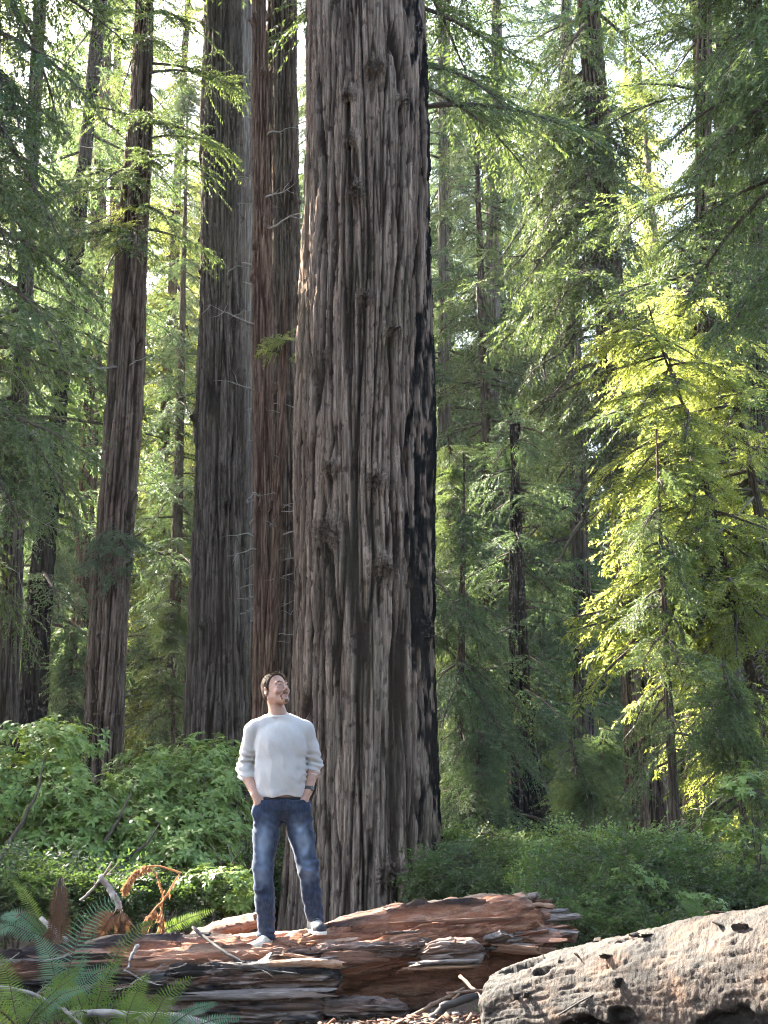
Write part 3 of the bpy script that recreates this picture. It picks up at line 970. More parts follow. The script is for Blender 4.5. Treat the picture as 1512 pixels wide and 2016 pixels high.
def slab_mesh(name, seed, mat, L=1.0, w=.12, t=.05, ragged=.18, nx=44, taper=.3, k=14):
    """a split plank of wood along +x with torn ends and splits along the grain"""
    g = np.random.default_rng(seed)
    a = np.arange(k) / k * 2 * math.pi + .2
    cx, cz = np.sign(np.cos(a)) * np.abs(np.cos(a)) ** .55, np.sign(np.sin(a)) * np.abs(np.sin(a)) ** .55
    e0, e1 = g.uniform(0, ragged, k), g.uniform(0, ragged, k)
    u = np.linspace(0, 1, nx)
    U, J = np.meshgrid(u, np.arange(k), indexing='ij')
    ang = a[J]
    X = (e0[J] + (1 - e0[J] - e1[J]) * U) * L
    s = 1 - taper * np.abs(U - .5) * 2 * g.uniform(.4, 1, k)[J]
    ca, sa = np.cos(ang), np.sin(ang)
    gr = pn(ca * 1.6 + seed, sa * 1.6, X * 2.2, seed % 50) * .55 + pn(ca * 4, sa * 4 + seed, X * 5, seed % 50 + 3) * .5 + pn(ca * 7, sa * 7, X * 14 + seed, seed % 50 + 5) * .28
    gr = np.round(gr * 5) / 5 * .6 + gr * .4
    m = s * (1 + .75 * gr)
    bend = .03 * L * pn(X * 1.6, seed * 1.3, 0, 3)
    V = np.stack([X - L / 2, w * .5 * cx[J] * m + .5 * bend, t * .5 * cz[J] * m + bend], -1)
    i = np.arange(nx - 1)[:, None] * k
    j = np.arange(k)[None]
    q = np.stack([i + j, i + k + j, i + k + (j + 1) % k, i + (j + 1) % k], -1).reshape(-1, 4)
    V = V.reshape(-1, 3)
    V = np.vstack([V, V[:k].mean(0) + [.03 * L, 0, 0], V[-k:].mean(0) - [.03 * L, 0, 0]])
    n = nx * k
    tr = [[(jj + 1) % k, jj, n] for jj in range(k)] + [[n - k + jj, n - k + (jj + 1) % k, n + 1] for jj in range(k)]
    return mesh_np(name, V, q, tr, [mat], smooth=False)


# --- the splintered log under the man
LOGC = np.array([at(-120, 1930, 9.7), at(200, 1925, 9.9), at(520, 1938, 10.25), at(800, 1885, 10.45), at(1065, 1838, 10.75)])
LOG_RY = np.array([.26, .32, .50, .52, .36])
LOG_RZ = np.array([.12, .17, .25, .32, .24])


def log_disp(S, PH, ln):
    c, s = np.cos(PH), np.sin(PH)
    x = S + .3 * pn(c * 3, s * 3, S / .9, 40)
    n1 = pn(c * 3.2, s * 3.2, x / 1.5, 41)
    n2 = pn(c * 8, s * 8, x / .55, 42)
    n3 = pn(c * 20, s * 20, x / .22, 43)
    n4 = pn(c * 42, s * 42, x / .10, 44)
    st = np.round(n1 * 5) / 5 * .75 + n1 * .25
    st2 = np.round(n2 * 3.5) / 3.5 * .7 + n2 * .3
    n5 = pn(c * 30, s * 30, x / .8, 45)
    d = .15 * st + .085 * st2 + .045 * n3 + .020 * n4 - .035 * (1 - sstep(0, .12, np.abs(n5)))
    # hollow under the overhang on the side toward the camera
    front = np.exp(-((np.angle(np.exp(1j * (PH - R(HOLLOW_PH)))) / .62) ** 2))
    hol = front * sstep(1.9, 2.5, S) * (1 - sstep(3.55, 3.95, S))
    d = d - .46 * hol + .06 * hol * n2
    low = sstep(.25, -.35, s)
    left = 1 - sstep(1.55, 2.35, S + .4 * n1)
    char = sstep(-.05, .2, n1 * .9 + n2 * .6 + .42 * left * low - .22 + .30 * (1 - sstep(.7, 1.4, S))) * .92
    grey = np.clip(left * .75 * sstep(.5, .0, s + n2) + sstep(.1, .3, n3 + n1 * .5) * .4 - hol, 0, 1)
    dx = .10 * st2 + .07 * n3
    return d, {'char': np.clip(char * (1 - hol * .6), 0, 1), 'grey': grey}, dx


HOLLOW_PH = -35.0
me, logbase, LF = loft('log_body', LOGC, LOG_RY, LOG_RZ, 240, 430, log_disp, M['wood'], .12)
log_root = thing('fallen_log', logbase, 'splintered reddish fallen redwood log on which the man stands', 'log')
link('log_body', me, log_root)


def log_side(Y_front=True):
    return LF


SLABS = {}
for kind in ('wood_fresh', 'wood_grey', 'wood_red', 'wood_char'):
    SLABS[kind] = [slab_mesh('slab', 300 + i * 7 + len(kind), M[kind], 1.0, .12, .045, .22) for i in range(5)]


def slab(px0, py0, px1, py1, Y0, Y1, w, t, kind, roll=0.0, i=0, name='wood_slab', parent=None, base=None):
    a, b = at(px0, py0, Y0), at(px1, py1, Y1)
    d = b - a
    ln = np.linalg.norm(d)
    rotz = math.atan2(d[1], d[0])
    roty = -math.asin(d[2] / ln)
    p = log_root if parent is None else parent
    bb = logbase if base is None else base
    link(name, SLABS[kind][i % 5], p, (a + b) / 2 - bb, (roll, roty, rotz), (ln, w / .12, t / .045))


def chunk(px0, py0, px1, py1, Y0, Y1, ry, rz, charred, seed):
    C = np.array([at(px0 + (px1 - px0) * t, py0 + (py1 - py0) * t, Y0 + (Y1 - Y0) * t) for t in (0, .3, .6, 1)])
    g = np.random.default_rng(seed)

    def dsp(S, PH, ln):
        c, s = np.cos(PH), np.sin(PH)
        n1 = pn(c * 1.8 + seed, s * 1.8, S / .45, seed)
        n2 = pn(c * 4.5, s * 4.5 + seed, S / .22, seed + 1)
        n3 = pn(c * 11, s * 11, S / .10, seed + 2)
        n4 = pn(c * 15, s * 15, S / .55, seed + 3)
        n5 = pn(c * 26, s * 26, S / .05, seed + 4)
        st = np.round(n2 * 4) / 4
        crack = 1 - sstep(0, .13, np.abs(n4))
        d = .06 * n1 + .05 * st + .026 * n3 + .010 * n5 - .035 * crack
        char = np.clip(sstep(.0, .16, n1 + .5 * n3 + charred - .35) * .9 + .4 * crack, 0, 1)
        return d, {'char': char, 'grey': np.clip(.75 + .5 * n2, 0, 1)}, .05 * st + .04 * n3
    me, b0, _ = loft('wood_chunk', C, np.array([.75, 1, 1, .8]) * ry, np.array([.75, 1, 1, .8]) * rz, 84, 130, dsp, M['wood'], .05)
    link('wood_chunk', me, log_root, b0 - logbase)


# named slabs of the log, read off the photograph
slab(365, 1846, 528, 1808, 10.75, 10.85, .20, .10, 'wood_red', .2, 0)
slab(360, 1884, 600, 1878, 10.10, 10.12, .30, .05, 'wood_fresh', .05, 3)
slab(560, 1852, 720, 1846, 10.2, 10.25, .26, .05, 'wood_fresh', .1, 2)
slab(380, 1858, 640, 1838, 10.5, 10.65, .16, .07, 'wood_fresh', .1, 1)
chunk(826, 1880, 948, 1872, 9.97, 10.0, .15, .075, -.2, 75)
slab(800, 1898, 952, 1890, 9.82, 9.85, .10, .028, 'wood_grey', .0, 4)
slab(780, 1906, 950, 1902, 9.82, 9.85, .08, .022, 'wood_fresh', .0, 0)
chunk(318, 1928, 668, 1922, 9.72, 9.74, .15, .085, .35, 71)
chunk(300, 1990, 640, 1985, 9.70, 9.72, .18, .11, .25, 72)
chunk(170, 1935, 345, 1945, 9.75, 9.74, .14, .09, .15, 73)
chunk(620, 1985, 800, 1990, 9.75, 9.85, .14, .07, .05, 74)
slab(420, 1902, 672, 1898, 9.66, 9.7, .16, .05, 'wood_grey', .0, 2)
slab(330, 1962, 690, 1958, 9.56, 9.58, .10, .05, 'wood_grey', .3, 3)
slab(520, 1895, 690, 1897, 9.66, 9.7, .14, .05, 'wood_fresh', .0, 1)
slab(-20, 1922, 110, 1935, 9.8, 9.8, .20, .05, 'wood_grey', .5, 4)
# the wedge before the left foot
slab(478, 1922, 545, 1892, 9.70, 9.76, .11, .06, 'wood_grey', .3, 2, 'wood_wedge')
slab(548, 1878, 625, 1886, 9.84, 9.82, .03, .02, 'wood_fresh', .0, 3)
slab(1005, 1838, 955, 1858, 10.2, 10.3, .12, .05, 'wood_grey', .4, 3)
g = np.random.default_rng(51)
cc, sd, up_, ax_, ln_ = LF
chunk(520, 1884, 850, 1862, 10.0, 10.05, .13, .05, -.1, 76)
chunk(690, 1820, 1010, 1782, 10.85, 11.0, .16, .06, -.3, 77)
for i in range(24):                                        # random split slabs lying along the grain
    t = g.uniform(.04, .97)
    ph = R(g.uniform(-75, 165)) if g.random() < .6 else R(g.uniform(20, 120))
    k = int(t * (len(cc) - 1))
    A = np.interp(t, np.linspace(0, 1, 5), LOG_RY)
    B = np.interp(t, np.linspace(0, 1, 5), LOG_RZ)
    S = t * ln_
    if ph < R(10) and 1.9 < S < 3.9:
        continue
    if .30 < t < .62 and R(35) < ph < R(150):
        continue
    f = g.uniform(.94, 1.06)
    p = cc[k] + sd * (A * f * math.cos(ph)) + up_ * (B * f * math.sin(ph))
    ln = g.uniform(.25, 1.1)
    kind = ['wood_red', 'wood_grey', 'wood_fresh', 'wood_red'][int(g.integers(0, 4))]
    if t < .45 and ph < R(30):
        kind = ['wood_char', 'wood_grey'][int(g.integers(0, 2))]
    link('wood_slab', SLABS[kind][i % 5], log_root, p - logbase, (g.normal(0, .3) + ph - math.pi / 2, g.normal(-.03, .05), math.atan2(ax_[1], ax_[0]) + g.normal(0, .07)), (ln, g.uniform(.2, .7), g.uniform(.2, .6)))
for i in range(70):                                        # torn end of the log on the right
    px, py = g.uniform(940, 1050), g.uniform(1772, 1868)
    Y = 10.95 - (py - 1776) / 86 * .65 + g.normal(0, .05)
    ln_px = g.uniform(45, 120) * (1.0 if py > 1795 else .6)
    kind = ['wood_red', 'wood_grey', 'wood_fresh'][int(g.choice([0, 1, 2], p=[.5, .38, .12]))]
    slab(px, py + 4, px + ln_px, py + g.normal(2, 8), Y, Y + g.normal(0, .08), g.uniform(.03, .11), g.uniform(.012, .045), kind, g.normal(0, .6), i, 'splinter')
slab(985, 1850, 1117, 1838, 10.35, 10.4, .05, .03, 'wood_fresh', 0, 2, 'splinter')
slab(960, 1862, 1060, 1842, 10.3, 10.4, .07, .035, 'wood_grey', 0, 3, 'splinter')
slab(968, 1812, 958, 1788, 10.6, 10.62, .09, .04, 'wood_red', .2, 1, 'splinter')

# --- the sunlit barked trunk on the right
M['log_bark'] = None


def pale_log_mat():
    m, nt, b = new_mat('pale_scaly_bark')
    n1 = tex_noise(nt, (.6, 1, 1), 5.0, 7, 0.7)
    n2 = tex_noise(nt, (1.6, .5, .5), 26.0, 5, 0.7)
    col = ramp(nt, n1.outputs[0], [(0.38, (0.018, 0.013, 0.011)), (0.46, (0.036, 0.026, 0.021)), (0.54, (0.068, 0.048, 0.036)), (0.66, (0.115, 0.066, 0.042))]).outputs[0]
    n3 = tex_noise(nt, (.5, 1, 1), 1.9, 5, 0.65)
    col = mixc(nt, ramp(nt, n3.outputs[0], [(0.46, (0, 0, 0)), (0.60, (.85, .85, .85))]).outputs[0], col, (0.045, 0.037, 0.033))
    col = mixc(nt, ramp(nt, n2.outputs[0], [(0.33, (.85, .85, .85)), (0.45, (0, 0, 0))]).outputs[0], col, (0.026, 0.018, 0.014))
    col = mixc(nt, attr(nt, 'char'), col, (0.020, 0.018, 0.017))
    lk(nt, col, b.inputs['Base Color'])
    b.inputs['Roughness'].default_value = 0.8
    b.inputs['Specular IOR Level'].default_value = 0.3
    bump(nt, n2.outputs[0], b, 1.0, 0.02)
    return m


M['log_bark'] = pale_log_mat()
L2C = np.array([at(962, 2012, 8.6), at(1250, 1976, 7.95), at(1512, 1962, 7.4), at(1800, 1945, 6.9), at(2300, 1930, 6.2)])
L2R = np.array([.255, .350, .420, .47, .52])


def log2_disp(S, PH, ln):
    c, s = np.cos(PH), np.sin(PH)
    n1 = pn(c * 1.6, s * 1.6, S / .5, 60)
    n2 = pn(c * 5, s * 5, S / .14, 61)
    n3 = pn(c * 8 + 1.5 * n2, s * 8, S / .020, 62) * sstep(-.25, .15, n1)
    n4 = pn(c * 22, s * 22, S / .03, 63)
    n5 = pn(c * 2.6, s * 2.6, S / .30, 64)
    n6 = pn(c * 12, s * 12, S / .45, 66)
    plate = np.round(pn(c * 3.4, s * 3.4, S / .16, 67) * 4) / 4
    d = .040 * n1 + .008 * n2 + .007 * n3 + .007 * n4 + .012 * plate - .009 * (1 - sstep(0, .07, np.abs(n6)))
    holes = sstep(.46, .56, n5 + .25 * n2 + .2 * n4)
    d = d - .05 * holes
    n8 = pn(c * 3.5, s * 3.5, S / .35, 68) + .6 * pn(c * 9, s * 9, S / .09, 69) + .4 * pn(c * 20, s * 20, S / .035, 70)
    blotch = sstep(.05, .35, n8 + .28 * (1 - sstep(.3, 1.5, S))) * .85            # dark patches, denser towards the left end
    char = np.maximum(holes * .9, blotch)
    for hs, hp, ls, lp, dep in LOG2_HOLES:
        q = np.sqrt(((S - hs) / ls) ** 2 + (np.angle(np.exp(1j * (PH - R(hp)))) / R(lp)) ** 2) + .45 * n2 + .25 * n5
        h = 1 - sstep(.75, 1.0, q)
        d = d - dep * h
        char = np.maximum(char, (1 - sstep(.95, 1.2, q)))
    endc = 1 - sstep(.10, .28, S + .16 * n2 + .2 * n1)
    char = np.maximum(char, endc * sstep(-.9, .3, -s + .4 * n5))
    return d, {'char': char}, .05 * n2 * (S < .4)


LOG2_HOLES = [(.84, -22, .24, 20, .20), (1.08, -8, .13, 9, .06), (.54, 42, .06, 4, .10), (1.08, 62, .14, 4, .05), (.36, 58, .14, 10, .04), (1.85, -16, .25, 14, .08)]
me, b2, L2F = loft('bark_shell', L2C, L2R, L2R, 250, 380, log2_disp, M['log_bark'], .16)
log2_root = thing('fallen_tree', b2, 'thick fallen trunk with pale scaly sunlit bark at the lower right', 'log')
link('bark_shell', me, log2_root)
g = np.random.default_rng(52)
FLAKES = [slab_mesh('bark_flake', 450 + i, M['log_bark'], 1.0, .12, .045, .25, 10, .2, 8) for i in range(3)]
for i in range(14):                                        # loose flakes of bark
    t = g.uniform(.02, .55)
    k = int(t * (len(L2F[0]) - 1))
    ph = R(g.uniform(0, 100))
    r = np.interp(t, np.linspace(0, 1, 5), L2R)
    p = L2F[0][k] + L2F[1] * (r * 1.02 * math.cos(ph)) + L2F[2] * (r * 1.02 * math.sin(ph))
    link('bark_flake', FLAKES[i % 3], log2_root, p - b2, (ph - math.pi / 2 + g.normal(0, .25), g.normal(0, .2), g.uniform(-3, 3)), (g.uniform(.04, .13), g.uniform(.2, .45), g.uniform(.12, .3)))


# ------------------------------------------------------------------ sticks and litter
def stick(pts, r0, r1, mat, label, name='stick', cat='stick', group=None, side=0, seed=0):
    g = np.random.default_rng(seed)
    Q = np.array([at(*p) for p in pts])
    t = np.linspace(0, 1, len(Q))
    u = np.linspace(0, 1, 16)
    C = np.stack([np.interp(u, t, Q[:, i]) for i in range(3)], 1)
    for _ in range(2):
        C[1:-1] = (C[:-2] + 2 * C[1:-1] + C[2:]) / 4
    C += np.cumsum(g.normal(0, r0 * .25, C.shape), 0)
    mb = MB()
    mb.tube(C, (r0 + (r1 - r0) * u) * (1 + g.normal(0, .10, 16)), 7)
    for _ in range(side):
        k = g.integers(4, 14)
        d = (C[k + 1] - C[k]) * g.uniform(2, 6) + g.normal(0, .05, 3)
        v = np.linspace(0, 1, 6)[:, None]
        mb.tube(C[k] + v * d + np.cumsum(g.normal(0, .006, (6, 3)), 0), r1 * (1.1 - v[:, 0]), 4)
    b = C[0].copy()
    for i in range(len(mb.v)):
        mb.v[i] = mb.v[i] - b.astype(np.float32)
    o = link(name, mb.mesh(name, [M[mat]]), None, b, label=label, category=cat)
    if group:
        o['group'] = group
    return o


M['stick_grey'] = plain_mat('grey_stick', (0.13, 0.115, 0.105), (0.34, 0.31, 0.29), nscale=14)
M['stick_brown'] = plain_mat('brown_stick', (0.09, 0.055, 0.038), (0.22, 0.14, 0.10), nscale=14)
M['stick_black'] = plain_mat('charred_stick', (0.018, 0.018, 0.020), (0.075, 0.07, 0.068), (.4, 1, 1), 12)
stick([(830, 2030, 8.9), (880, 1990, 8.95), (945, 1962, 9.0)], .030, .022, 'stick_black', 'charred grey stick lying between the two logs', seed=1)
stick([(770, 2025, 9.0), (850, 1985, 9.1), (920, 1952, 9.25)], .014, .010, 'stick_brown', 'long brown stick left of the charred stick in the hollow', seed=2)
stick([(800, 2030, 9.0), (865, 1990, 9.1), (905, 1958, 9.2)], .010, .008, 'stick_brown', 'thin brown stick crossing the long one in the hollow', seed=3)
stick([(880, 1958, 9.2), (935, 1950, 9.25), (985, 1946, 9.3)], .010, .007, 'stick_brown', 'short flat stick in front of the torn log end', seed=4)
stick([(1100, 1998, 7.85), (1180, 1950, 7.68), (1260, 1918, 7.72), (1330, 1904, 7.68), (1395, 1922, 7.42)], .0055, .002, 'stick_black', 'thin dark twig lying across the pale trunk', 'twig', 'twig', None, 4, 5)
stick([(905, 1920, 9.6), (945, 1962, 9.3), (975, 1985, 9.1)], .012, .006, 'stick_brown', 'curved root like stick beside the torn log end', seed=6)
stick([(380, 1825, 10.1), (440, 1872, 9.75), (500, 1896, 9.65), (600, 1912, 9.5)], .012, .005, 'stick_black', 'dark curved branch draped over the log front', 'branch', 'branch', None, 3, 7)
stick([(201, 1722, 10.6), (222, 1758, 10.6), (240, 1792, 10.6)], .020, .024, 'stick_grey', 'pale broken stick standing upright before the rhododendron', seed=8)
stick([(158, 1772, 10.7), (185, 1748, 10.7), (203, 1728, 10.65), (222, 1700, 10.6)], .010, .006, 'stick_grey', 'thin forked pale stick beside the upright one', seed=9, side=3)
stick([(140, 1996, 8.9), (250, 1990, 8.85), (340, 1992, 8.8), (430, 2018, 8.7)], .022, .028, 'stick_grey', 'grey fallen branch lying under the ferns', 'branch', 'branch', None, 2, 10)
stick([(-20, 1942, 9.0), (60, 1955, 9.0), (130, 1985, 8.9), (180, 2030, 8.8)], .012, .009, 'stick_grey', 'long grey branch curving through the left ferns', 'branch', 'branch', None, 2, 11)
stick([(80, 1808, 10.4), (110, 1835, 10.3), (130, 1850, 10.2)], .016, .020, 'stick_grey', 'short grey branch leaning on the left end of the log', 'branch', 'branch', None, 1, 12)
stick([(-10, 2000, 8.9), (30, 2020, 8.8), (60, 2035, 8.7)], .009, .008, 'stick_grey', 'pale stick in the bottom left corner', seed=13)
stick([(272, 1860, 9.8), (262, 1885, 9.7), (255, 1910, 9.6)], .012, .008, 'stick_grey', 'short pale twig hanging over the log left of the man', 'twig', 'twig', None, 0, 14)


g = np.random.default_rng(64)
for i in range(26):                                        # dry twigs caught among the ferns
    px, py, Y = g.uniform(-10, 260), g.uniform(1800, 2010), g.uniform(8.9, 9.5)
    if py < 1880:
        Y = g.uniform(10.1, 10.8)
    a, l = g.uniform(-1.2, 1.2), g.uniform(25, 80)
    stick([(px, py, Y), (px + l * .5, py - l * .5 * math.sin(a) + g.normal(0, 5), Y), (px + l, py - l * math.sin(a), Y + g.normal(0, .1))], g.uniform(.003, .006), .002, ['stick_grey', 'stick_brown', 'stick_brown'][i % 3],
          'thin dry twig caught among the ferns and the left end of the log', 'twig', 'twig', 'dry twigs among the ferns', 2, 100 + i)


def litter():
    g = np.random.default_rng(61)
    mbs = {k: MB() for k in ('wood_red', 'wood_fresh', 'wood_grey', 'dry_dark')}
    n = 3800
    for i in range(n):
        if i < 2000:
            p = np.array([g.uniform(-.4, 1.3), g.uniform(7.9, 10.2)])
        else:
            p = np.array([g.uniform(-4, 4), g.uniform(7.5, 13)])
        z = float(ground_z(p[0], p[1])) + g.uniform(.0, .035)
        ln, w, t = g.uniform(.02, .09), g.uniform(.006, .03), g.uniform(.003, .012)
        a = g.uniform(0, 6.3)
        d = np.array([math.cos(a), math.sin(a), g.normal(0, .25)])
        s = np.array([-math.sin(a), math.cos(a), g.normal(0, .25)])
        uu = np.cross(d, s)
        c = np.array([p[0], p[1], z])
        V = np.array([c + d * ln * sx * (1 if sy > 0 else .7) + s * w * sy + uu * t * sz for sx in (-.5, .5) for sy in (-.5, .5) for sz in (-.5, .5)])
        q = [(0, 1, 3, 2), (4, 6, 7, 5), (0, 4, 5, 1), (2, 3, 7, 6), (0, 2, 6, 4), (1, 5, 7, 3)]
        mbs[['wood_red', 'wood_fresh', 'wood_grey', 'dry_dark'][int(g.choice([0, 1, 2, 3], p=[.36, .05, .21, .38]))]].add(V, q)
    tot = MB()
    mats = []
    for k, m in mbs.items():
        V = np.vstack(m.v)
        tot.add(V, np.vstack(m.q), m=len(mats))
        mats.append(M[k])
    link('wood_litter', tot.mesh('wood_litter', mats, False), kind='stuff', label='reddish wood chips and dry leaf litter between the logs', category='litter')


litter()

# loose pale chips at the foot of the pale trunk
g = np.random.default_rng(63)
M['chip'] = plain_mat('pale_wood_chip', (0.42, 0.28, 0.18), (0.66, 0.52, 0.40), nscale=9)
CH = [slab_mesh('wood_chip', 400 + i, M['chip'], 1.0, .5, .18, .2, 6, .2) for i in range(4)]
for i in range(20):
    p = np.array([g.uniform(.45, 1.1), g.uniform(8.05, 8.7), 0.0])
    p[2] = float(ground_z(p[0], p[1])) + .02
    o = link('wood_chip', CH[i % 4], None, p, (g.normal(0, .4), g.normal(0, .3), g.uniform(-3, 3)), (g.uniform(.04, .13),) * 3, label='small pale wood chip in the heap at the foot of the pale trunk', category='wood chip', group='pale wood chips by the fallen trunk')


# ------------------------------------------------------------------ shrubs
def whorl_mesh(name, leaf, seed, n=8, L=.105, W=.034, up=.35, spread=(0.2, .7)):
    g = np.random.default_rng(seed)
    mb = MB()
    for i in range(n):
        a = i / n * 2 * math.pi + g.normal(0, .2)
        e = g.uniform(*spread) * (1 if i % 2 else .6)
        l = L * g.uniform(.7, 1.15)
        w = W * g.uniform(.8, 1.15)
        d = np.array([math.cos(a) * math.cos(e), math.sin(a) * math.cos(e), math.sin(e)])
        s = np.array([-math.sin(a), math.cos(a), g.normal(0, .25)])
        nn = np.cross(d, s)
        P = []
        for u, wd in ((0.08, .12), (.40, .95), (.72, .85)):
            c = d * l * u - nn * 0 + np.array([0, 0, -l * .35 * u * u])
            P += [c - s * w * wd * .5 + np.array([0, 0, .006]), c + s * w * wd * .5 + np.array([0, 0, .006])]
        P.append(d * l + np.array([0, 0, -l * .35]))
        mb.add(np.array(P), [(0, 1, 3, 2), (2, 3, 5, 4)], [(4, 5, 6)], m=0)
    return mb.mesh(name, [M[leaf]], smooth=False)


def spray_mesh(name, leaf, seed, L=.40, nb=7, lf=.044, lw=.024):
    """twig with many small oval leaves"""
    g = np.random.default_rng(seed)
    mb = MB()
    u = np.linspace(0, 1, 6)
    stem = np.stack([u * L, np.cumsum(g.normal(0, .012, 6)), .10 * L * u - .16 * L * u * u], 1)
    mb.tube(stem, .0035 * (1.1 - u), 3, 0, False)
    lv = []
    def leaves(P0, P1, m):
        for k in range(m):
            t = (k + .5) / m
            p = P0 + (P1 - P0) * t
            dd = P1 - P0
            dd = dd / np.linalg.norm(dd)
            sgn = 1 if k % 2 else -1
            s = np.cross(dd, [0, 0, 1.0]) * sgn
            v = dd * .6 + s * .8 + g.normal(0, .28, 3)
            v /= np.linalg.norm(v)
            w = np.cross(v, g.normal(0, .4, 3) + [0, 0, 1])
            w /= np.linalg.norm(w)
            l = lf * g.uniform(.7, 1.3)
            ww = lw * g.uniform(.8, 1.2) * .5
            lv.append([p, p + v * l * .45 - w * ww, p + v * l, p + v * l * .45 + w * ww])
    for i in range(nb):
        t = .12 + .85 * i / nb
        b0 = np.array([np.interp(t, u, stem[:, k]) for k in range(3)])
        s = 1 if i % 2 else -1
        a = R(g.uniform(35, 65)) * s
        l = L * .55 * (1 - .5 * t) * g.uniform(.7, 1.2)
        b1 = b0 + l * np.array([math.cos(a), math.sin(a), g.normal(0, .2)])
        mb.tube(np.stack([b0, (b0 + b1) / 2, b1]), .0018, 3, 0, False)
        leaves(b0, b1, max(4, int(l / .022)))
    leaves(stem[2], stem[-1], 9)
    V = np.array(lv).reshape(-1, 3)
    mb.add(V, np.arange(len(V)).reshape(-1, 4), m=1)
    return mb.mesh(name, [M['twig'], M[leaf]], smooth=False)


G_WHORL = scatter_group('rhododendron_whorls', [src_obj(whorl_mesh('leaf_whorl', 'leaf_rhodo', 500 + i)) for i in range(6)])
G_SPRAY = scatter_group('huckleberry_sprays', [src_obj(spray_mesh('leaf_spray', 'leaf_shrub', 520 + i)) for i in range(6)])
G_SPRAYL = scatter_group('light_sprays', [src_obj(spray_mesh('light_spray', 'leaf_rhodo', 540 + i, .36, 6, .05, .024)) for i in range(5)])


def shrub(label, blobs, group, n, scl, name, stems=(), nst=9, seed=0, inner=.45, grp=None):
    """blobs: (px, py, Y, rx, rz, ry) ellipsoids in metres; foliage on their outer shells, stems to the ground"""
    g = np.random.default_rng(seed)
    C = np.array([at(b[0], b[1], b[2]) for b in blobs])
    Rd = np.array([(b[3], b[5], b[4]) for b in blobs])
    base = np.array([C[:, 0].mean(), C[:, 1].mean(), 0])
    base[2] = ground_z(base[0], base[1])
    root = thing(name, base, label, 'shrub', grp)
    wts = (Rd[:, 0] * Rd[:, 2] + Rd[:, 0] * Rd[:, 1])
    k = g.choice(len(C), n, p=wts / wts.sum())
    d = g.normal(size=(n, 3))
    d[:, 2] = np.abs(d[:, 2]) * 1.1 - .35
    d /= np.linalg.norm(d, axis=1)[:, None]
    rr = np.where(g.random(n) < .72, g.uniform(.82, 1.08, n), g.uniform(inner, .85, n))
    P = C[k] + d * Rd[k] * rr[:, None]
    P += .10 * np.stack([pn(P[:, 0] * 3, P[:, 1] * 3, P[:, 2] * 3, 7 + i) for i in range(3)], 1) * 2
    ok = P[:, 2] > ground_z(P[:, 0], P[:, 1]) + .05
    P, d = P[ok], d[ok]
    m = len(P)
    tilt = np.clip(np.arccos(np.clip(d[:, 2], -1, 1)) * .55 + g.normal(0, .25, m), -.2, 1.3)
    azi = np.arctan2(d[:, 1], d[:, 0]) + g.normal(0, .3, m)
    if group is G_WHORL:                                   # axis tilted toward the outside of the shrub
        rot = np.stack([np.zeros(m), tilt, azi], 1)
    else:
        rot = np.stack([g.normal(0, .5, m), g.uniform(-.5, .35, m), azi], 1)
    scatter('foliage', P - base, rot, g.uniform(scl[0], scl[1], m), group, root, kind='stuff')
    for i in range(nst):
        tgt = C[int(g.integers(0, len(C)))] + g.normal(0, .25, 3)
        b0 = np.array([base[0] + g.normal(0, .30), base[1] + g.normal(0, .25), base[2] - .05])
        u = np.linspace(0, 1, 9)[:, None]
        pts = b0 + (tgt - b0) * u + np.array([0, 0, .15]) * np.sin(u * math.pi) + np.cumsum(g.normal(0, .025, (9, 3)), 0)
        mb = MB()
        mb.tube(pts - base, .014 * (1.25 - u[:, 0]), 5)
        for s in range(3):
            k0 = int(g.integers(3, 8))
            dd = g.normal(0, .22, 3) + [0, 0, .15]
            v = np.linspace(0, 1, 5)[:, None]
            mb.tube(pts[k0] - base + v * dd + np.cumsum(g.normal(0, .012, (5, 3)), 0), .006 * (1.1 - v[:, 0]), 4)
        link('stem', mb.mesh('stem', [M['twig']]), root)
    for st in stems:
        Q = np.array([at(*p) for p in st])
        t = np.linspace(0, 1, len(Q))
        u = np.linspace(0, 1, 20)
        Cc = np.stack([np.interp(u, t, Q[:, i]) for i in range(3)], 1) + np.cumsum(g.normal(0, .006, (20, 3)), 0)
        mb = MB()
        mb.tube(Cc - base, .018 * (1.2 - u), 6)
        link('stem', mb.mesh('stem', [M['twig']]), root)
    return root


RH = 'rhododendron_shrub'
shrub('large bright green rhododendron between the leaning trunk and the man', [(330, 1545, 14.2, .62, .36, .5), (400, 1590, 13.9, .5, .36, .5), (250, 1600, 13.8, .6, .36, .5), (300, 1660, 13.5, .7, .34, .5), (420, 1500, 15, .40, .25, .4), (440, 1655, 13.6, .30, .3, .4), (360, 1700, 13.2, .55, .25, .4)],
      G_WHORL, 1900, (.5, .95), RH, [[(182, 1690, 12.9), (220, 1634, 13.0), (254, 1569, 13.1), (275, 1535, 13.2)], [(200, 1740, 12.8), (290, 1668, 12.9), (325, 1620, 13)]], 10, 1)
shrub('tall rhododendron with a long bare stem at the left edge', [(50, 1520, 13.6, .55, .42, .5), (110, 1470, 14.2, .45, .25, .4), (-30, 1600, 13.3, .5, .4, .5), (120, 1580, 13.4, .5, .36, .5), (60, 1680, 13.2, .6, .3, .4), (160, 1660, 13.2, .4, .3, .4)],
      G_WHORL, 1450, (.5, .92), RH, [[(-8, 1705, 12.7), (48, 1607, 12.8), (72, 1548, 12.8), (82, 1488, 12.9)]], 9, 2)
shrub('low rhododendron clump close behind the log left of the man', [(420, 1745, 12.0, .30, .14, .3), (455, 1790, 12.0, .22, .12, .25), (385, 1775, 12.2, .28, .12, .25)], G_WHORL, 330, (.45, .75), RH, (), 5, 3)
HK = 'huckleberry_shrub'
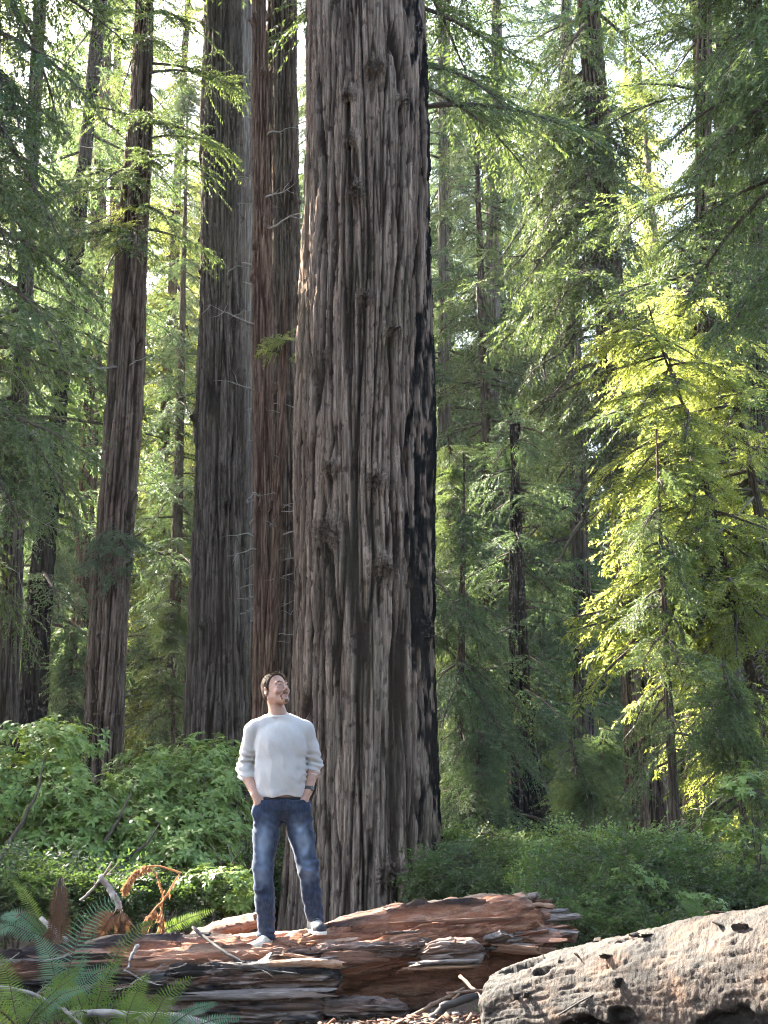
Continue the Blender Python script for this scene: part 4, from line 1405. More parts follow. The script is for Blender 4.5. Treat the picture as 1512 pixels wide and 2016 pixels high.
shrub('dense dark green huckleberry bush behind the pale fallen trunk', [(1190, 1760, 13.5, .34, .34, .4), (1105, 1800, 13.0, .22, .16, .3), (1300, 1740, 14, .30, .34, .35), (1150, 1830, 12.6, .4, .18, .4), (1260, 1830, 12.8, .5, .18, .4)],
      G_SPRAY, 480, (.6, 1.3), HK, (), 14, 4)
shrub('light green leafy shrub on top of the dark huckleberry bush', [(1190, 1700, 14.5, .5, .22, .4), (1260, 1680, 15, .4, .22, .4), (1120, 1745, 14, .3, .2, .3)], G_SPRAYL, 330, (.7, 1.1), HK, (), 5, 5)
shrub('shrub filling the gap below the right edge saplings', [(1455, 1795, 14.5, .34, .18, .4), (1515, 1765, 15, .3, .26, .4)], G_SPRAY, 190, (.7, 1.2), HK, (), 6, 6)
shrub('sparse rhododendron with pale leaves at the right edge', [(1470, 1560, 15.5, .35, .3, .35), (1420, 1640, 15.5, .35, .2, .35), (1500, 1680, 15, .3, .25, .3)], G_WHORL, 110, (.7, 1.0), RH, (), 6, 7)
shrub('leafy bush just right of the massive trunk base', [(925, 1735, 17, .38, .32, .5), (1000, 1765, 16.5, .3, .16, .5), (885, 1770, 17.5, .25, .2, .4)], G_SPRAY, 260, (.75, 1.3), HK, (), 7, 8)
shrub('shaded bush at the foot of the charred redwood', [(1095, 1720, 19, .6, .3, .6), (960, 1690, 20, .5, .35, .5)], G_SPRAYL, 260, (.8, 1.3), HK, (), 6, 9)
shrub('shaded bush left of the log behind the ferns', [(60, 1790, 11.6, .45, .22, .35), (150, 1770, 11.8, .4, .2, .35), (-40, 1760, 11.8, .4, .3, .4), (260, 1775, 12.2, .45, .16, .3)], G_SPRAY, 620, (.6, 1.0), HK, (), 8, 10)
shrub('small leafy rhododendron sprouting from the dark huckleberry bush', [(1240, 1745, 13.2, .3, .2, .3), (1350, 1790, 13.2, .28, .16, .3), (1160, 1800, 12.8, .22, .12, .25)], G_WHORL, 150, (.4, .75), RH, (), 6, 11)
g = np.random.default_rng(71)
places = ['between the leaning trunk and the dark grey trunk', 'left of the leaning trunk far back', 'behind the dark grey trunk', 'right of the slender sapling far back', 'below the tall leaning redwood', 'far back on the right side',
          'behind the arching saplings', 'beside the massive trunk on the left', 'at the far left behind the rhododendron', 'in the middle distance right of centre', 'low behind the huckleberry bush', 'at the right edge far back']
for i, (px, Y, rx, rz) in enumerate(((330, 20, 1.1, .8), (120, 22, 1.3, .9), (440, 21, .9, .7), (960, 27, .8, .4), (1180, 30, .8, .4), (1340, 27, .7, .5), (1470, 22, .6, .35), (560, 22.5, .9, .6), (20, 18, 1.1, .8), (1060, 30, 1.3, .8), (1260, 18, .6, .35), (1510, 25, 1.2, .8))):
    pz = 1610 + 1.0 / mpp(1610, Y)
    shrub('shaded understorey bush ' + places[i], [(px, pz, Y, rx, rz, .7), (px + 60, pz + 20, Y + .6, rx * .7, rz * .8, .6)], [G_SPRAY, G_SPRAYL, G_SPRAY][i % 3], 260, (.8, 1.6), HK, (), 4, 20 + i)


# ------------------------------------------------------------------ ferns
def frond_mesh(name, C, width, leafmat, seed, pairs=32, droopy=.15):
    """fern frond along centre line C (k,3): rachis and paired pinnae"""
    g = np.random.default_rng(seed)
    C = np.asarray(C)
    t = np.linspace(0, 1, len(C))
    u = np.linspace(0, 1, 40)
    c = np.stack([np.interp(u, t, C[:, i]) for i in range(3)], 1)
    for _ in range(6):
        c[1:-1] = (c[:-2] + 2 * c[1:-1] + c[2:]) / 4
    mb = MB()
    mb.tube(c, .0045 * (1.15 - u), 5, 0)
    T = np.gradient(c, axis=0)
    T /= np.linalg.norm(T, axis=1)[:, None]
    for i in range(pairs):
        uu = .10 + .89 * i / (pairs - 1)
        k = min(38, int(uu * 39))
        p = c[k] + (c[k + 1] - c[k]) * (uu * 39 - k)
        tt = T[k]
        n = np.cross(tt, [0.25, -1.0, .25])
        s = n / (np.linalg.norm(n) + 1e-9)
        up = np.cross(s, tt)
        prof = (min(1, (uu - .02) / .22) ** .6) * (1 - uu) ** .55 * 1.25
        for sg in (-1, 1):
            l = width * max(.08, prof) * g.uniform(.88, 1.08)
            d = s * sg * .93 + tt * .34 + up * g.normal(.05, .10)
            d /= np.linalg.norm(d)
            w = np.cross(d, up)
            w /= np.linalg.norm(w)
            ww = min(.0082, .42 * l) * (.8 + .2 * prof)
            dn = np.array([0, 0, -droopy * l])
            V = [p - w * ww * .5, p + w * ww * .5, p + d * l * .55 - w * ww * .42 + dn * .35, p + d * l * .55 + w * ww * .42 + dn * .35, p + d * l + dn]
            mb.add(np.array(V), [(0, 1, 3, 2)], [(2, 3, 4)], m=1)
    return mb, [M['twig'], M[leafmat]]


def fern(label, fronds, name='sword_fern', cat='fern', seed=0, extra=0, lm='fern', spread=.5):
    g = np.random.default_rng(seed)
    b = at(*fronds[0][0][0])
    b[2] = float(ground_z(b[0], b[1]))
    root = thing(name, b, label, cat)
    for i, (pts, width, mat) in enumerate(fronds):
        C = np.array([at(*p) for p in pts]) - b
        mb, mats = frond_mesh('frond', C, width, mat, seed * 31 + i)
        link('frond', mb.mesh('frond', mats, False), root)
    for i in range(extra):
        a = g.uniform(0, 6.28)
        ln = spread * g.uniform(.7, 1.2)
        u = np.linspace(0, 1, 7)
        r = np.stack([u * ln * math.cos(a), u * ln * math.sin(a), ln * (1.15 * u - .95 * u * u)], 1)
        mb, mats = frond_mesh('frond', r, .085 * g.uniform(.8, 1.2), lm, seed * 31 + 50 + i, 22)
        link('frond', mb.mesh('frond', mats, False), root)
    return root


fern('sword fern with a tall blue green frond arching over the log', [
    ([(120, 2010, 9.2), (128, 1940, 9.2), (143, 1880, 9.2), (162, 1826, 9.2), (196, 1784, 9.2), (243, 1764, 9.2)], .135, 'fern_blue'),
    ([(120, 2010, 9.2), (110, 1930, 9.1), (98, 1880, 9.1), (70, 1840, 9.1)], .11, 'fern_blue'),
    ([(120, 2010, 9.2), (150, 1950, 9.0), (190, 1915, 9.0), (235, 1905, 9.0)], .10, 'fern_blue'),
    ([(120, 2010, 9.2), (130, 1965, 9.1), (150, 1920, 9.1), (170, 1880, 9.1)], .07, 'fern_blue'),
    ([(120, 2010, 9.2), (105, 1955, 9.0), (125, 1925, 9.0), (160, 1902, 9.0)], .08, 'fern')], seed=1, extra=8, spread=.5)
fern('sword fern at the bottom left edge with yellow green fronds', [
    ([(40, 2040, 8.8), (28, 1985, 8.8), (17, 1924, 8.8), (-8, 1872, 8.8)], .11, 'fern'),
    ([(40, 2040, 8.8), (67, 1993, 8.7), (108, 1950, 8.7), (158, 1915, 8.7)], .08, 'fern'),
    ([(40, 2040, 8.8), (83, 1990, 8.7), (122, 1956, 8.7), (170, 1944, 8.7)], .07, 'fern_blue')], seed=2, extra=9, spread=.5)
fern('sword fern in front of the log with dark upright fronds', [
    ([(195, 2030, 9.0), (203, 1945, 9.0), (232, 1872, 9.0), (272, 1828, 9.0), (305, 1815, 9.0)], .085, 'fern'),
    ([(195, 2030, 9.0), (190, 1980, 8.9), (205, 1930, 8.9), (240, 1880, 8.9)], .08, 'fern'),
    ([(195, 2030, 9.0), (160, 1985, 8.9), (150, 1950, 8.9), (130, 1930, 8.9)], .07, 'fern')], seed=3, extra=8, spread=.45)
fern('bright sword fern at the bottom below the grey end of the log', [
    ([(262, 2060, 8.6), (248, 2005, 8.6), (266, 1958, 8.6), (292, 1915, 8.6)], .11, 'fern'),
    ([(275, 2060, 8.5), (300, 2010, 8.5), (324, 1962, 8.5), (378, 1922, 8.5)], .11, 'fern'),
    ([(285, 2060, 8.5), (345, 2012, 8.5), (385, 1985, 8.5), (430, 1974, 8.5)], .06, 'fern_blue'),
    ([(290, 2060, 8.5), (370, 2025, 8.4), (425, 2006, 8.4), (480, 2004, 8.4)], .06, 'fern_blue')], seed=4, extra=3, spread=.35)
fern('slender fern frond reaching right behind the dead bracken', [([(300, 1850, 11.2), (333, 1826, 11.2), (375, 1806, 11.2), (425, 1790, 11.2)], .07, 'fern'), ([(300, 1850, 11.2), (345, 1815, 11.3), (395, 1800, 11.3)], .06, 'fern')], seed=5, extra=4, spread=.4)
fern('yellowing fern behind the left end of the log', [([(95, 1850, 10.8), (75, 1815, 10.8), (52, 1766, 10.8), (28, 1736, 10.8)], .08, 'fern'), ([(95, 1850, 10.8), (40, 1800, 10.8), (0, 1806, 10.8)], .08, 'fern_blue'), ([(95, 1850, 10.8), (20, 1820, 10.8), (-20, 1840, 10.8)], .08, 'fern_blue')], seed=6, extra=6, spread=.45)

fern('low fern in the shade right of the torn log end', [([(1075, 1850, 12.4), (1055, 1815, 12.4), (1030, 1795, 12.4)], .09, 'fern')], seed=7, extra=11, spread=.6)
fern('fern under the right bushes behind the pale trunk', [([(1390, 1830, 12.0), (1370, 1790, 12.0), (1340, 1775, 12.0)], .09, 'fern')], seed=8, extra=11, spread=.6)
fern('fern in front of the low rhododendron clump', [([(400, 1850, 11.6), (385, 1815, 11.6), (365, 1800, 11.6)], .08, 'fern')], seed=9, extra=8, spread=.4)

for lab, fr, sd_ in (('hanging dead brown fern on the left end of the log', [(118, 1730), (112, 1780), (104, 1830), (100, 1870)], 1), ('dry brown fern clump draped over the log left end', [(100, 1838), (92, 1860), (85, 1890), (82, 1920)], 2), ('small dry brown fern below the upright pale stick', [(238, 1792), (232, 1812), (228, 1835), (226, 1852)], 3)):
    fs = []
    g = np.random.default_rng(80 + sd_)
    for k in range(7):
        ox = g.normal(0, 26)
        fs.append(([(x + ox * (.2 + j * .3), y + g.normal(0, 3), 9.95 + .1 * sd_ + g.normal(0, .05)) for j, (x, y) in enumerate(fr)], g.uniform(.035, .07), 'dry_dark'))
    fern(lab, fs, 'dead_fern', 'dead fern', 30 + sd_)


def bracken():
    Y = 10.35
    b = at(290, 1850, Y)
    root = thing('dead_bracken', b, 'dead orange brown bracken frond curled over in sunlight left of the man', 'dead fern')
    z6 = lambda x, y: (x / 3.6, 1660 + y / 3.6, Y)
    stem = [z6(1010, 575), z6(1080, 490), z6(1160, 410), z6(1225, 305), z6(1285, 205)]
    arch = [z6(1285, 210), z6(1225, 188), z6(1120, 155), z6(1010, 165), z6(940, 215), z6(895, 290), z6(882, 345)]
    drop = [z6(1050, 165), z6(1100, 215), z6(1135, 285), z6(1155, 350), z6(1165, 400)]
    low = [z6(1150, 410), z6(1150, 500), z6(1155, 580), z6(1175, 660)]
    g = np.random.default_rng(9)

    def sm(pts, n=24):
        Q = np.array([at(*p) for p in pts]) - b
        t, u = np.linspace(0, 1, len(Q)), np.linspace(0, 1, n)
        c = np.stack([np.interp(u, t, Q[:, i]) for i in range(3)], 1)
        for _ in range(3):
            c[1:-1] = (c[:-2] + 2 * c[1:-1] + c[2:]) / 4
        return c + np.cumsum(g.normal(0, .0012, c.shape), 0)

    def curl(mb, C, n, l, w, lo=0.0):
        for i in range(n):
            k = int(g.uniform(lo, 1) * (len(C) - 1))
            p = C[k] + g.normal(0, .006, 3)
            d = np.array([g.normal(0, .35), g.normal(0, .5), -1.0])
            d /= np.linalg.norm(d)
            s = np.cross(d, g.normal(0, 1, 3))
            s /= np.linalg.norm(s)
            ll = l * g.uniform(.5, 1.3)
            mb.add(np.array([p, p + d * ll * .4 - s * w, p + d * ll + s * w * .4, p + d * ll * .5 + s * w]), [(0, 1, 2, 3)], m=1)
    for nm, C, r0, n, l, w, lo in (('stem', sm(stem), .009, 20, .05, .008, 0), ('frond', sm(arch), .0065, 330, .052, .008, .42), ('frond', sm(drop), .005, 60, .022, .006, 0), ('frond', sm(low), .006, 120, .06, .009, .25), ('frond', sm([z6(1130, 430), z6(1060, 510), z6(1020, 590), z6(985, 665)]), .006, 200, .05, .010, .2)):
        mb = MB()
        mb.tube(C, r0 * np.linspace(1.1, .5, len(C)), 5, 0)
        curl(mb, C, n, l, w, lo)
        link(nm, mb.mesh(nm, [M['dry'], M['dry']], False), root)


bracken()


# ------------------------------------------------------------------ the man (distance fields -> one surface per part)
class Field:
    def __init__(self, lo, hi, h):
        self.lo, self.h = np.array(lo, float), h
        n = np.ceil((np.array(hi) - self.lo) / h).astype(int) + 1
        self.n = n
        self.ax = [self.lo[i] + h * np.arange(n[i]) for i in range(3)]
        self.D = np.full(n, .2, np.float32)

    def block(self, lo, hi):
        a = np.clip(np.floor((np.array(lo) - self.lo) / self.h).astype(int), 0, self.n - 1)
        b = np.clip(np.ceil((np.array(hi) - self.lo) / self.h).astype(int) + 1, 1, self.n)
        sl = tuple(slice(a[i], max(b[i], a[i] + 1)) for i in range(3))
        G = np.meshgrid(*[self.ax[i][sl[i]] for i in range(3)], indexing='ij')
        return sl, np.stack(G, -1).astype(np.float32)

    def _mix(self, sl, d, k, sub=False):
        D = self.D[sl]
        d = d.astype(np.float32)
        if sub:
            d = -d
            h = np.clip(.5 - .5 * (d - D) / -k if False else .5 + .5 * (d - D) / k, 0, 1)
            self.D[sl] = D + (d - D) * h + k * h * (1 - h)
        else:
            h = np.clip(.5 + .5 * (D - d) / k, 0, 1)
            self.D[sl] = D + (d - D) * h - k * h * (1 - h)

    def cone(self, a, b, ra, rb, k=.02, sub=False):
        a, b = np.array(a, float), np.array(b, float)
        m = max(ra, rb) + k + .03
        sl, P = self.block(np.minimum(a, b) - m, np.maximum(a, b) + m)
        ba = (b - a).astype(np.float32)
        t = np.clip(((P - a.astype(np.float32)) @ ba) / (ba @ ba), 0, 1)
        d = np.linalg.norm(P - a.astype(np.float32) - t[..., None] * ba, axis=-1) - (ra + (rb - ra) * t)
        self._mix(sl, d, k, sub)

    def chain(self, pts, rad, k=.02):
        for i in range(len(pts) - 1):
            self.cone(pts[i], pts[i + 1], rad[i], rad[i + 1], k)

    def ell(self, c, r, k=.02, rot=None, sub=False):
        c, r = np.array(c, float), np.array(r, np.float32)
        m = float(r.max()) + k + .03
        sl, P = self.block(c - m, c + m)
        Q = P - c.astype(np.float32)
        if rot is not None:
            Q = Q @ rot.astype(np.float32)
        k0 = np.linalg.norm(Q / r, axis=-1)
        k1 = np.linalg.norm(Q / (r * r), axis=-1) + 1e-6
        self._mix(sl, k0 * (k0 - 1) / k1, k, sub)

    def cut(self, fn):
        sl, P = self.block(self.lo, self.lo + self.h * self.n)
        self.D = np.maximum(self.D, fn(P).astype(np.float32))

    def wrinkle(self, fn, band=.05):
        idx = np.nonzero(np.abs(self.D) < band)
        P = np.stack([self.ax[i][idx[i]] for i in range(3)], -1)
        self.D[idx] += fn(P).astype(np.float32)

    def surface(self, smooth=2):
        D = self.D
        s = D < 0
        n = np.array(D.shape) - 1
        corners = [(i, j, k) for i in (0, 1) for j in (0, 1) for k in (0, 1)]
        view = lambda A, c: A[c[0]:c[0] + n[0], c[1]:c[1] + n[1], c[2]:c[2] + n[2]]
        cnt = sum(view(s, c).astype(np.int8) for c in corners)
        act = np.nonzero((cnt > 0) & (cnt < 8))
        vals = {c: D[act[0] + c[0], act[1] + c[1], act[2] + c[2]] for c in corners}
        acc = np.zeros((len(act[0]), 3))
        num = np.zeros(len(act[0]))
        for c in corners:
            for a in range(3):
                if c[a] == 0:
                    e = list(c)
                    e[a] = 1
                    e = tuple(e)
                    d0, d1 = vals[c], vals[e]
                    m = (d0 < 0) != (d1 < 0)
                    t = np.where(m, d0 / np.where(m, d0 - d1, 1), 0)
                    p = np.repeat(np.array(c, float)[None], len(t), 0)
                    p[:, a] += t
                    acc += p * m[:, None]
                    num += m
        V = acc / num[:, None] + np.stack(act, 1)
        ids = np.full(n, -1, np.int64)
        ids[act] = np.arange(len(act[0]))
        Q = []
        for a in range(3):
            b, c = (a + 1) % 3, (a + 2) % 3
            s0 = np.take(s, np.arange(n[a]), a)
            s1 = np.take(s, np.arange(1, n[a] + 1), a)
            ed = np.nonzero(s0 != s1)
            E = np.stack(ed, 1)
            flip = s0[ed]
            ok = (E[:, b] > 0) & (E[:, c] > 0) & (E[:, b] < n[b]) & (E[:, c] < n[c])
            E, flip = E[ok], flip[ok]
            def cid(db, dc):
                F = E.copy()
                F[:, b] -= db
                F[:, c] -= dc
                return ids[F[:, 0], F[:, 1], F[:, 2]]
            q = np.stack([cid(1, 1), cid(0, 1), cid(0, 0), cid(1, 0)], 1)
            q[~flip] = q[~flip][:, ::-1]
            Q.append(q)
        Q = np.vstack(Q)
        V = V * self.h + self.lo
        for _ in range(smooth):                      # light Laplacian smoothing
            A = np.zeros_like(V)
            w = np.zeros(len(V))
            for i in range(4):
                for j in ((i + 1) % 4, (i + 3) % 4):
                    np.add.at(A, Q[:, i], V[Q[:, j]])
                    np.add.at(w, Q[:, i], 1)
            V = V * .5 + .5 * A / w[:, None]
        return V, Q


def fit(p):
    return np.array(p, float)


def euler_m(rx, ry, rz):
    return np.array(Matrix.Rotation(rz, 3, 'Z') @ Matrix.Rotation(ry, 3, 'Y') @ Matrix.Rotation(rx, 3, 'X'))


M['skin'] = None


def skin_mat():
    m, nt, b = new_mat('skin')
    n = tex_noise(nt, (1, 1, 1), 30, 4, .6)
    lk(nt, ramp(nt, n.outputs[0], [(0.3, (0.33, 0.18, 0.13)), (0.7, (0.42, 0.24, 0.18))]).outputs[0], b.inputs['Base Color'])
    b.inputs['Roughness'].default_value = 0.5
    b.inputs['Subsurface Weight'].default_value = 0.15
    b.inputs['Subsurface Radius'].default_value = (.012, .005, .003)
    b.inputs['Subsurface Scale'].default_value = 1.0
    return m


M['skin'] = skin_mat()
M['hair'] = plain_mat('brown_hair', (0.022, 0.013, 0.009), (0.060, 0.037, 0.024), (1, 1, .3), 60, .75, .8, .006, .12)
M['beard'] = plain_mat('brown_beard', (0.07, 0.044, 0.033), (0.17, 0.11, 0.082), (1, 1, .4), 70, .7, .8, .004)
M['lip'] = plain_mat('lip', (0.36, 0.15, 0.125), (0.42, 0.19, 0.155), nscale=20, rough=.45, bstr=0)
M['eye_white'] = plain_mat('eye_white', (0.34, 0.31, 0.30), (0.38, 0.35, 0.34), nscale=5, rough=.4, bstr=0, spec=.2)
M['eye_dark'] = plain_mat('eye_iris', (0.03, 0.02, 0.015), (0.05, 0.03, 0.02), nscale=5, rough=.15, bstr=0, spec=.5)


def shirt_mat():
    m, nt, b = new_mat('off_white_knit')
    n = tex_noise(nt, (1, 1, 1), 6, 4, .6)
    lk(nt, ramp(nt, n.outputs[0], [(0.3, (0.40, 0.388, 0.385)), (0.7, (0.47, 0.458, 0.455))]).outputs[0], b.inputs['Base Color'])
    b.inputs['Roughness'].default_value = 0.9
    b.inputs['Specular IOR Level'].default_value = 0.15
    b.inputs['Sheen Weight'].default_value = 0.15
    n2 = tex_noise(nt, (1, 1, 1.6), 320, 2, .6)
    n3 = tex_noise(nt, (1, 1, .6), 14, 3, .6)
    ad = nd(nt, 'ShaderNodeMath', operation='MULTIPLY_ADD')
    lk(nt, n3.outputs[0], ad.inputs[0])
    ad.inputs[1].default_value = 3.0
    lk(nt, n2.outputs[0], ad.inputs[2])
    bump(nt, ad.outputs[0], b, .35, .003)
    return m


def denim_mat():
    m, nt, b = new_mat('worn_blue_denim')
    n = tex_noise(nt, (1, 1, .5), 9, 5, .65)
    n2 = tex_noise(nt, (1, 1, .15), 120, 2, .6)
    col = ramp(nt, n.outputs[0], [(0.3, (0.007, 0.013, 0.032)), (0.7, (0.015, 0.028, 0.064))]).outputs[0]
    col = mixc(nt, attr(nt, 'fade'), col, (0.15, 0.20, 0.29))
    col = mixc(nt, ramp(nt, n2.outputs[0], [(0.45, (0, 0, 0)), (0.7, (.25, .25, .25))]).outputs[0], col, (0.08, 0.105, 0.15))
    col = mixc(nt, attr(nt, 'seam'), col, (0.014, 0.026, 0.055))
    lk(nt, col, b.inputs['Base Color'])
    b.inputs['Roughness'].default_value = 0.85
    b.inputs['Specular IOR Level'].default_value = 0.25
    b.inputs['Sheen Weight'].default_value = 0.15
    b.inputs['Sheen Roughness'].default_value = 0.35
    b.inputs['Sheen Tint'].default_value = (.75, .85, 1, 1)
    bump(nt, n2.outputs[0], b, .35, .003)
    return m


M['shirt'] = shirt_mat()
M['denim'] = denim_mat()
M['shoe'] = plain_mat('shoe_upper', (0.40, 0.36, 0.30), (0.55, 0.50, 0.43), nscale=25, rough=.7, bstr=.3, bdist=.003)
M['shoe_dark'] = plain_mat('shoe_dark_panel', (0.02, 0.022, 0.028), (0.045, 0.05, 0.06), nscale=25, rough=.7, bstr=.3, bdist=.003)
M['sole'] = plain_mat('shoe_sole', (0.62, 0.60, 0.56), (0.74, 0.72, 0.69), nscale=15, rough=.6, bstr=.1)
M['watch'] = plain_mat('black_watch', (0.012, 0.012, 0.014), (0.022, 0.022, 0.026), nscale=15, rough=.35, bstr=0, spec=.5)
M['watch_face'] = plain_mat('watch_face', (0.05, 0.05, 0.055), (0.09, 0.09, 0.10), nscale=15, rough=.12, bstr=0, spec=.6)
M['belt'] = plain_mat('dark_undershirt', (0.008, 0.009, 0.014), (0.014, 0.015, 0.022), nscale=15, rough=.8, bstr=0)

# pose, metres: x to the right of the picture, y away from the camera, z up from the log
NECK = (-.032, .012, 1.515)
HEADC = np.array([-.046, -.012, 1.690])
HR = euler_m(0, 0, R(40)) @ euler_m(R(-12), 0, 0) @ euler_m(0, R(-4), 0)     # turned to the right, looking up
SH_L, EL_L, WR_L, HA_L = (-.206, .012, 1.405), (-.262, .055, 1.135), (-.178, -.062, .952), (-.140, -.078, .868)
SH_R, EL_R, WR_R, HA_R = (.168, .030, 1.412), (.226, .075, 1.175), (.190, -.030, .975), (.150, -.060, .885)
HIP_L, KN_L, AN_L = (-.088, .005, .885), (-.118, -.035, .455), (-.088, -.020, -.010)
HIP_R, KN_R, AN_R = (.098, .010, .885), (.196, .000, .445), (.242, .045, .105)
TOE_L, TOE_R = (-.148, -.178, -.060), (.288, -.125, .052)


def H(p):
    return HR @ np.array(p, float) + HEADC


def build_man():
    root_pos = at(550, 1842, 10.2)
    h = .0062
    # ---------- body: one continuous surface
    F = Field((-.36, -.28, -.12), (.36, .20, 1.86), .0056)
    F.ell((.005, .004, .91), (.155, .095, .13), .04)
    F.ell((0, .004, 1.05), (.155, .088, .20), .05)
    F.ell((-.016, .014, 1.30), (.165, .092, .17), .05)
    F.cone((-.16, .016, 1.42), (.12, .03, 1.425), .045, .045, .04)
    F.chain([(-.028, .014, 1.45), NECK, tuple(H((0, .035, -.06)))], [.065, .057, .056], .03)
    for sh, el, wr, ha, sg in ((SH_L, EL_L, WR_L, HA_L, 1), (SH_R, EL_R, WR_R, HA_R, -1)):
        F.chain([sh, el], [.050, .042], .03)
        m1 = np.array(el) * .65 + np.array(wr) * .35 + np.array([0, 0, .0])
        F.chain([el, m1, wr], [.040, .043, .028], .015)
        wr, ha = np.array(wr), np.array(ha)
        d = (ha - wr) / np.linalg.norm(ha - wr)
        side = np.cross(d, [0, 1, 0])
        side /= np.linalg.norm(side)
        F.cone(wr, ha - d * .03, .027, .030, .012)
        F.ell(ha - d * .012, (.040, .018, .045), .012)
        for i, (o, l) in enumerate(((-.028, .062), (-.010, .072), (.009, .068), (.027, .052))):    # fingers, hidden in the pocket
            b0 = ha + side * o + d * .015
            b1 = b0 + d * l * .55 + np.array([0, .010, 0])
            b2 = b1 + d * l * .45 + np.array([0, .022, 0])
            F.chain([b0, b1, b2], [.0095, .009, .0075], .004)
        th0 = wr + d * .03 + side * (.026 * sg)
        F.chain([th0, th0 + side * (.026 * sg) + d * .025, th0 + side * (.032 * sg) + d * .058], [.013, .0115, .009], .006)
    for hp, kn, an, toe in ((HIP_L, KN_L, AN_L, TOE_L), (HIP_R, KN_R, AN_R, TOE_R)):
        F.chain([hp, kn, an], [.082, .052, .036], .02)
        F.cone(np.array(an) - [0, 0, .02], np.array(toe) * .85 + np.array(an) * .15, .03, .022, .015)
    # head
    F.ell(H((0, .022, .034)), (.0735, .094, .082), .02, HR)
    F.ell(H((0, -.022, -.028)), (.0600, .072, .086), .03, HR)
    F.ell(H((0, -.080, -.098)), (.024, .020, .021), .022, HR)
    for s in (-1, 1):
        F.cone(H((s * .053, .012, -.052)), H((s * .012, -.072, -.100)), .022, .018, .025)
        F.cone(H((s * .046, -.072, .030)), H((s * .012, -.089, .025)), .010, .010, .012)
        F.ell(H((s * .040, -.068, -.030)), (.024, .018, .020), .018, HR)
        F.ell(H((s * .032, -.098, .008)), (.019, .013, .0105), .010, HR, sub=True)
        F.chain([H((s * .018, -.0855, .013)), H((s * .032, -.0870, .0165)), H((s * .047, -.0775, .011))], [.0042, .0048, .0040], .004)
        F.chain([H((s * .018, -.0835, -.001)), H((s * .032, -.0840, -.0045)), H((s * .047, -.0755, -.001))], [.0040, .0042, .0040], .004)
        F.ell(H((s * .0125, -.104, -.034)), (.0105, .011, .0085), .006, HR)
        F.ell(H((s * .081, .020, -.008)), (.011, .023, .034), .007, HR @ euler_m(0, 0, s * .55))
        F.ell(H((s * .090, .010, -.002)), (.008, .012, .020), .006, HR, sub=True)
    F.cone(H((0, -.091, .018)), H((0, -.117, -.024)), .0078, .0100, .010)
    F.ell(H((0, -.116, -.028)), (.0105, .0095, .0085), .008, HR)
    F.cone(H((-.018, -.090, -.063)), H((.018, -.090, -.063)), .009, .009, .008)
    F.cone(H((-.016, -.088, -.078)), H((.016, -.088, -.078)), .009, .009, .008)
    F.cone(H((-.024, -.094, -.069)), H((.024, -.094, -.069)), .0035, .0035, .004, sub=True)
    V, Q = F.surface(1)
    body = link('person', mesh_np('body', V, Q, mats=[M['skin']]), None, root_pos)
    body['label'] = 'man in an off white pullover and blue jeans, hands in pockets, looking up'
    body['category'] = 'person'
    body.scale = (.955, .955, .955)
    # ---------- eyes, lips, brows
    for s in (-1, 1):
        E = Field(H((s * .031, -.081, .006)) - .03, H((s * .031, -.081, .006)) + .03, .0022)
        E.ell(H((s * .032, -.0765, .006)), (.0135, .0120, .0100), .001, HR)
        v, q = E.surface(0)
        eye = link('eye', mesh_np('eye', v, q, mats=[M['eye_white']]), body)
        E = Field(H((s * .031, -.09, .008)) - .03, H((s * .031, -.09, .008)) + .03, .0018)
        E.ell(H((s * .032 + .004, -.0862, .0095)), (.0056, .0035, .0056), .001, HR)
        v, q = E.surface(0)
        link('iris', mesh_np('iris', v, q, mats=[M['eye_dark']]), eye)
        E = Field(H((s * .033, -.085, .030)) - .05, H((s * .033, -.085, .030)) + .05, .0025)
        E.chain([H((s * .012, -.0985, .028)), H((s * .033, -.091, .036)), H((s * .054, -.071, .029))], [.0034, .0040, .0024], .004)
        v, q = E.surface(0)
        link('eyebrow', mesh_np('eyebrow', v, q, mats=[M['beard']]), body)
    E = Field(H((0, -.09, -.07)) - .05, H((0, -.09, -.07)) + .05, .0025)
    E.chain([H((-.022, -.089, -.066)), H((0, -.0985, -.077)), H((.022, -.089, -.066))], [.0030, .0050, .0030], .004)
    v, q = E.surface(0)
    link('lip', mesh_np('lip', v, q, mats=[M['lip']]), body)
    # moustache and goatee
    E = Field(H((0, -.085, -.08)) - .075, H((0, -.085, -.08)) + .075, .0028)
    E.chain([H((-.031, -.080, -.070)), H((-.014, -.0975, -.052)), H((.014, -.0975, -.052)), H((.031, -.080, -.070))], [.0038, .0046, .0046, .0038], .006)
    for s in (-1, 1):
        E.chain([H((s * .031, -.080, -.070)), H((s * .026, -.083, -.092)), H((0, -.094, -.108))], [.0036, .0062, .0100], .008)
    E.ell(H((0, -.089, -.103)), (.020, .0125, .017), .008, HR)
    E.wrinkle(lambda p: .0018 * pn(p[:, 0] * 200, p[:, 1] * 200, p[:, 2] * 90, 5), .02)
    v, q = E.surface(0)
    link('beard', mesh_np('beard', v, q, mats=[M['beard']]), body)
    # ---------- hair
    E = Field(H((0, .02, .02)) - .15, H((0, .02, .02)) + .15, .0034)
    E.ell(H((0, .024, .040)), (.081, .100, .086), .01, HR)
    E.ell(H((0, .040, -.005)), (.075, .083, .085), .02, HR)

    def hairline(P):
        q = (P - HEADC.astype(np.float32)) @ HR.astype(np.float32)
        x, y, z = q[..., 0], q[..., 1], q[..., 2]
        # keep: above a line that drops from the receding forehead to the nape, and in front of the ears a sideburn
        line = np.interp(y, [-.12, -.060, -.036, -.014, .000, .026, .045, .09, .13], [.118, .108, .086, .030, -.010, .006, -.048, -.078, -.075])
        return line - z
    E.cut(hairline)
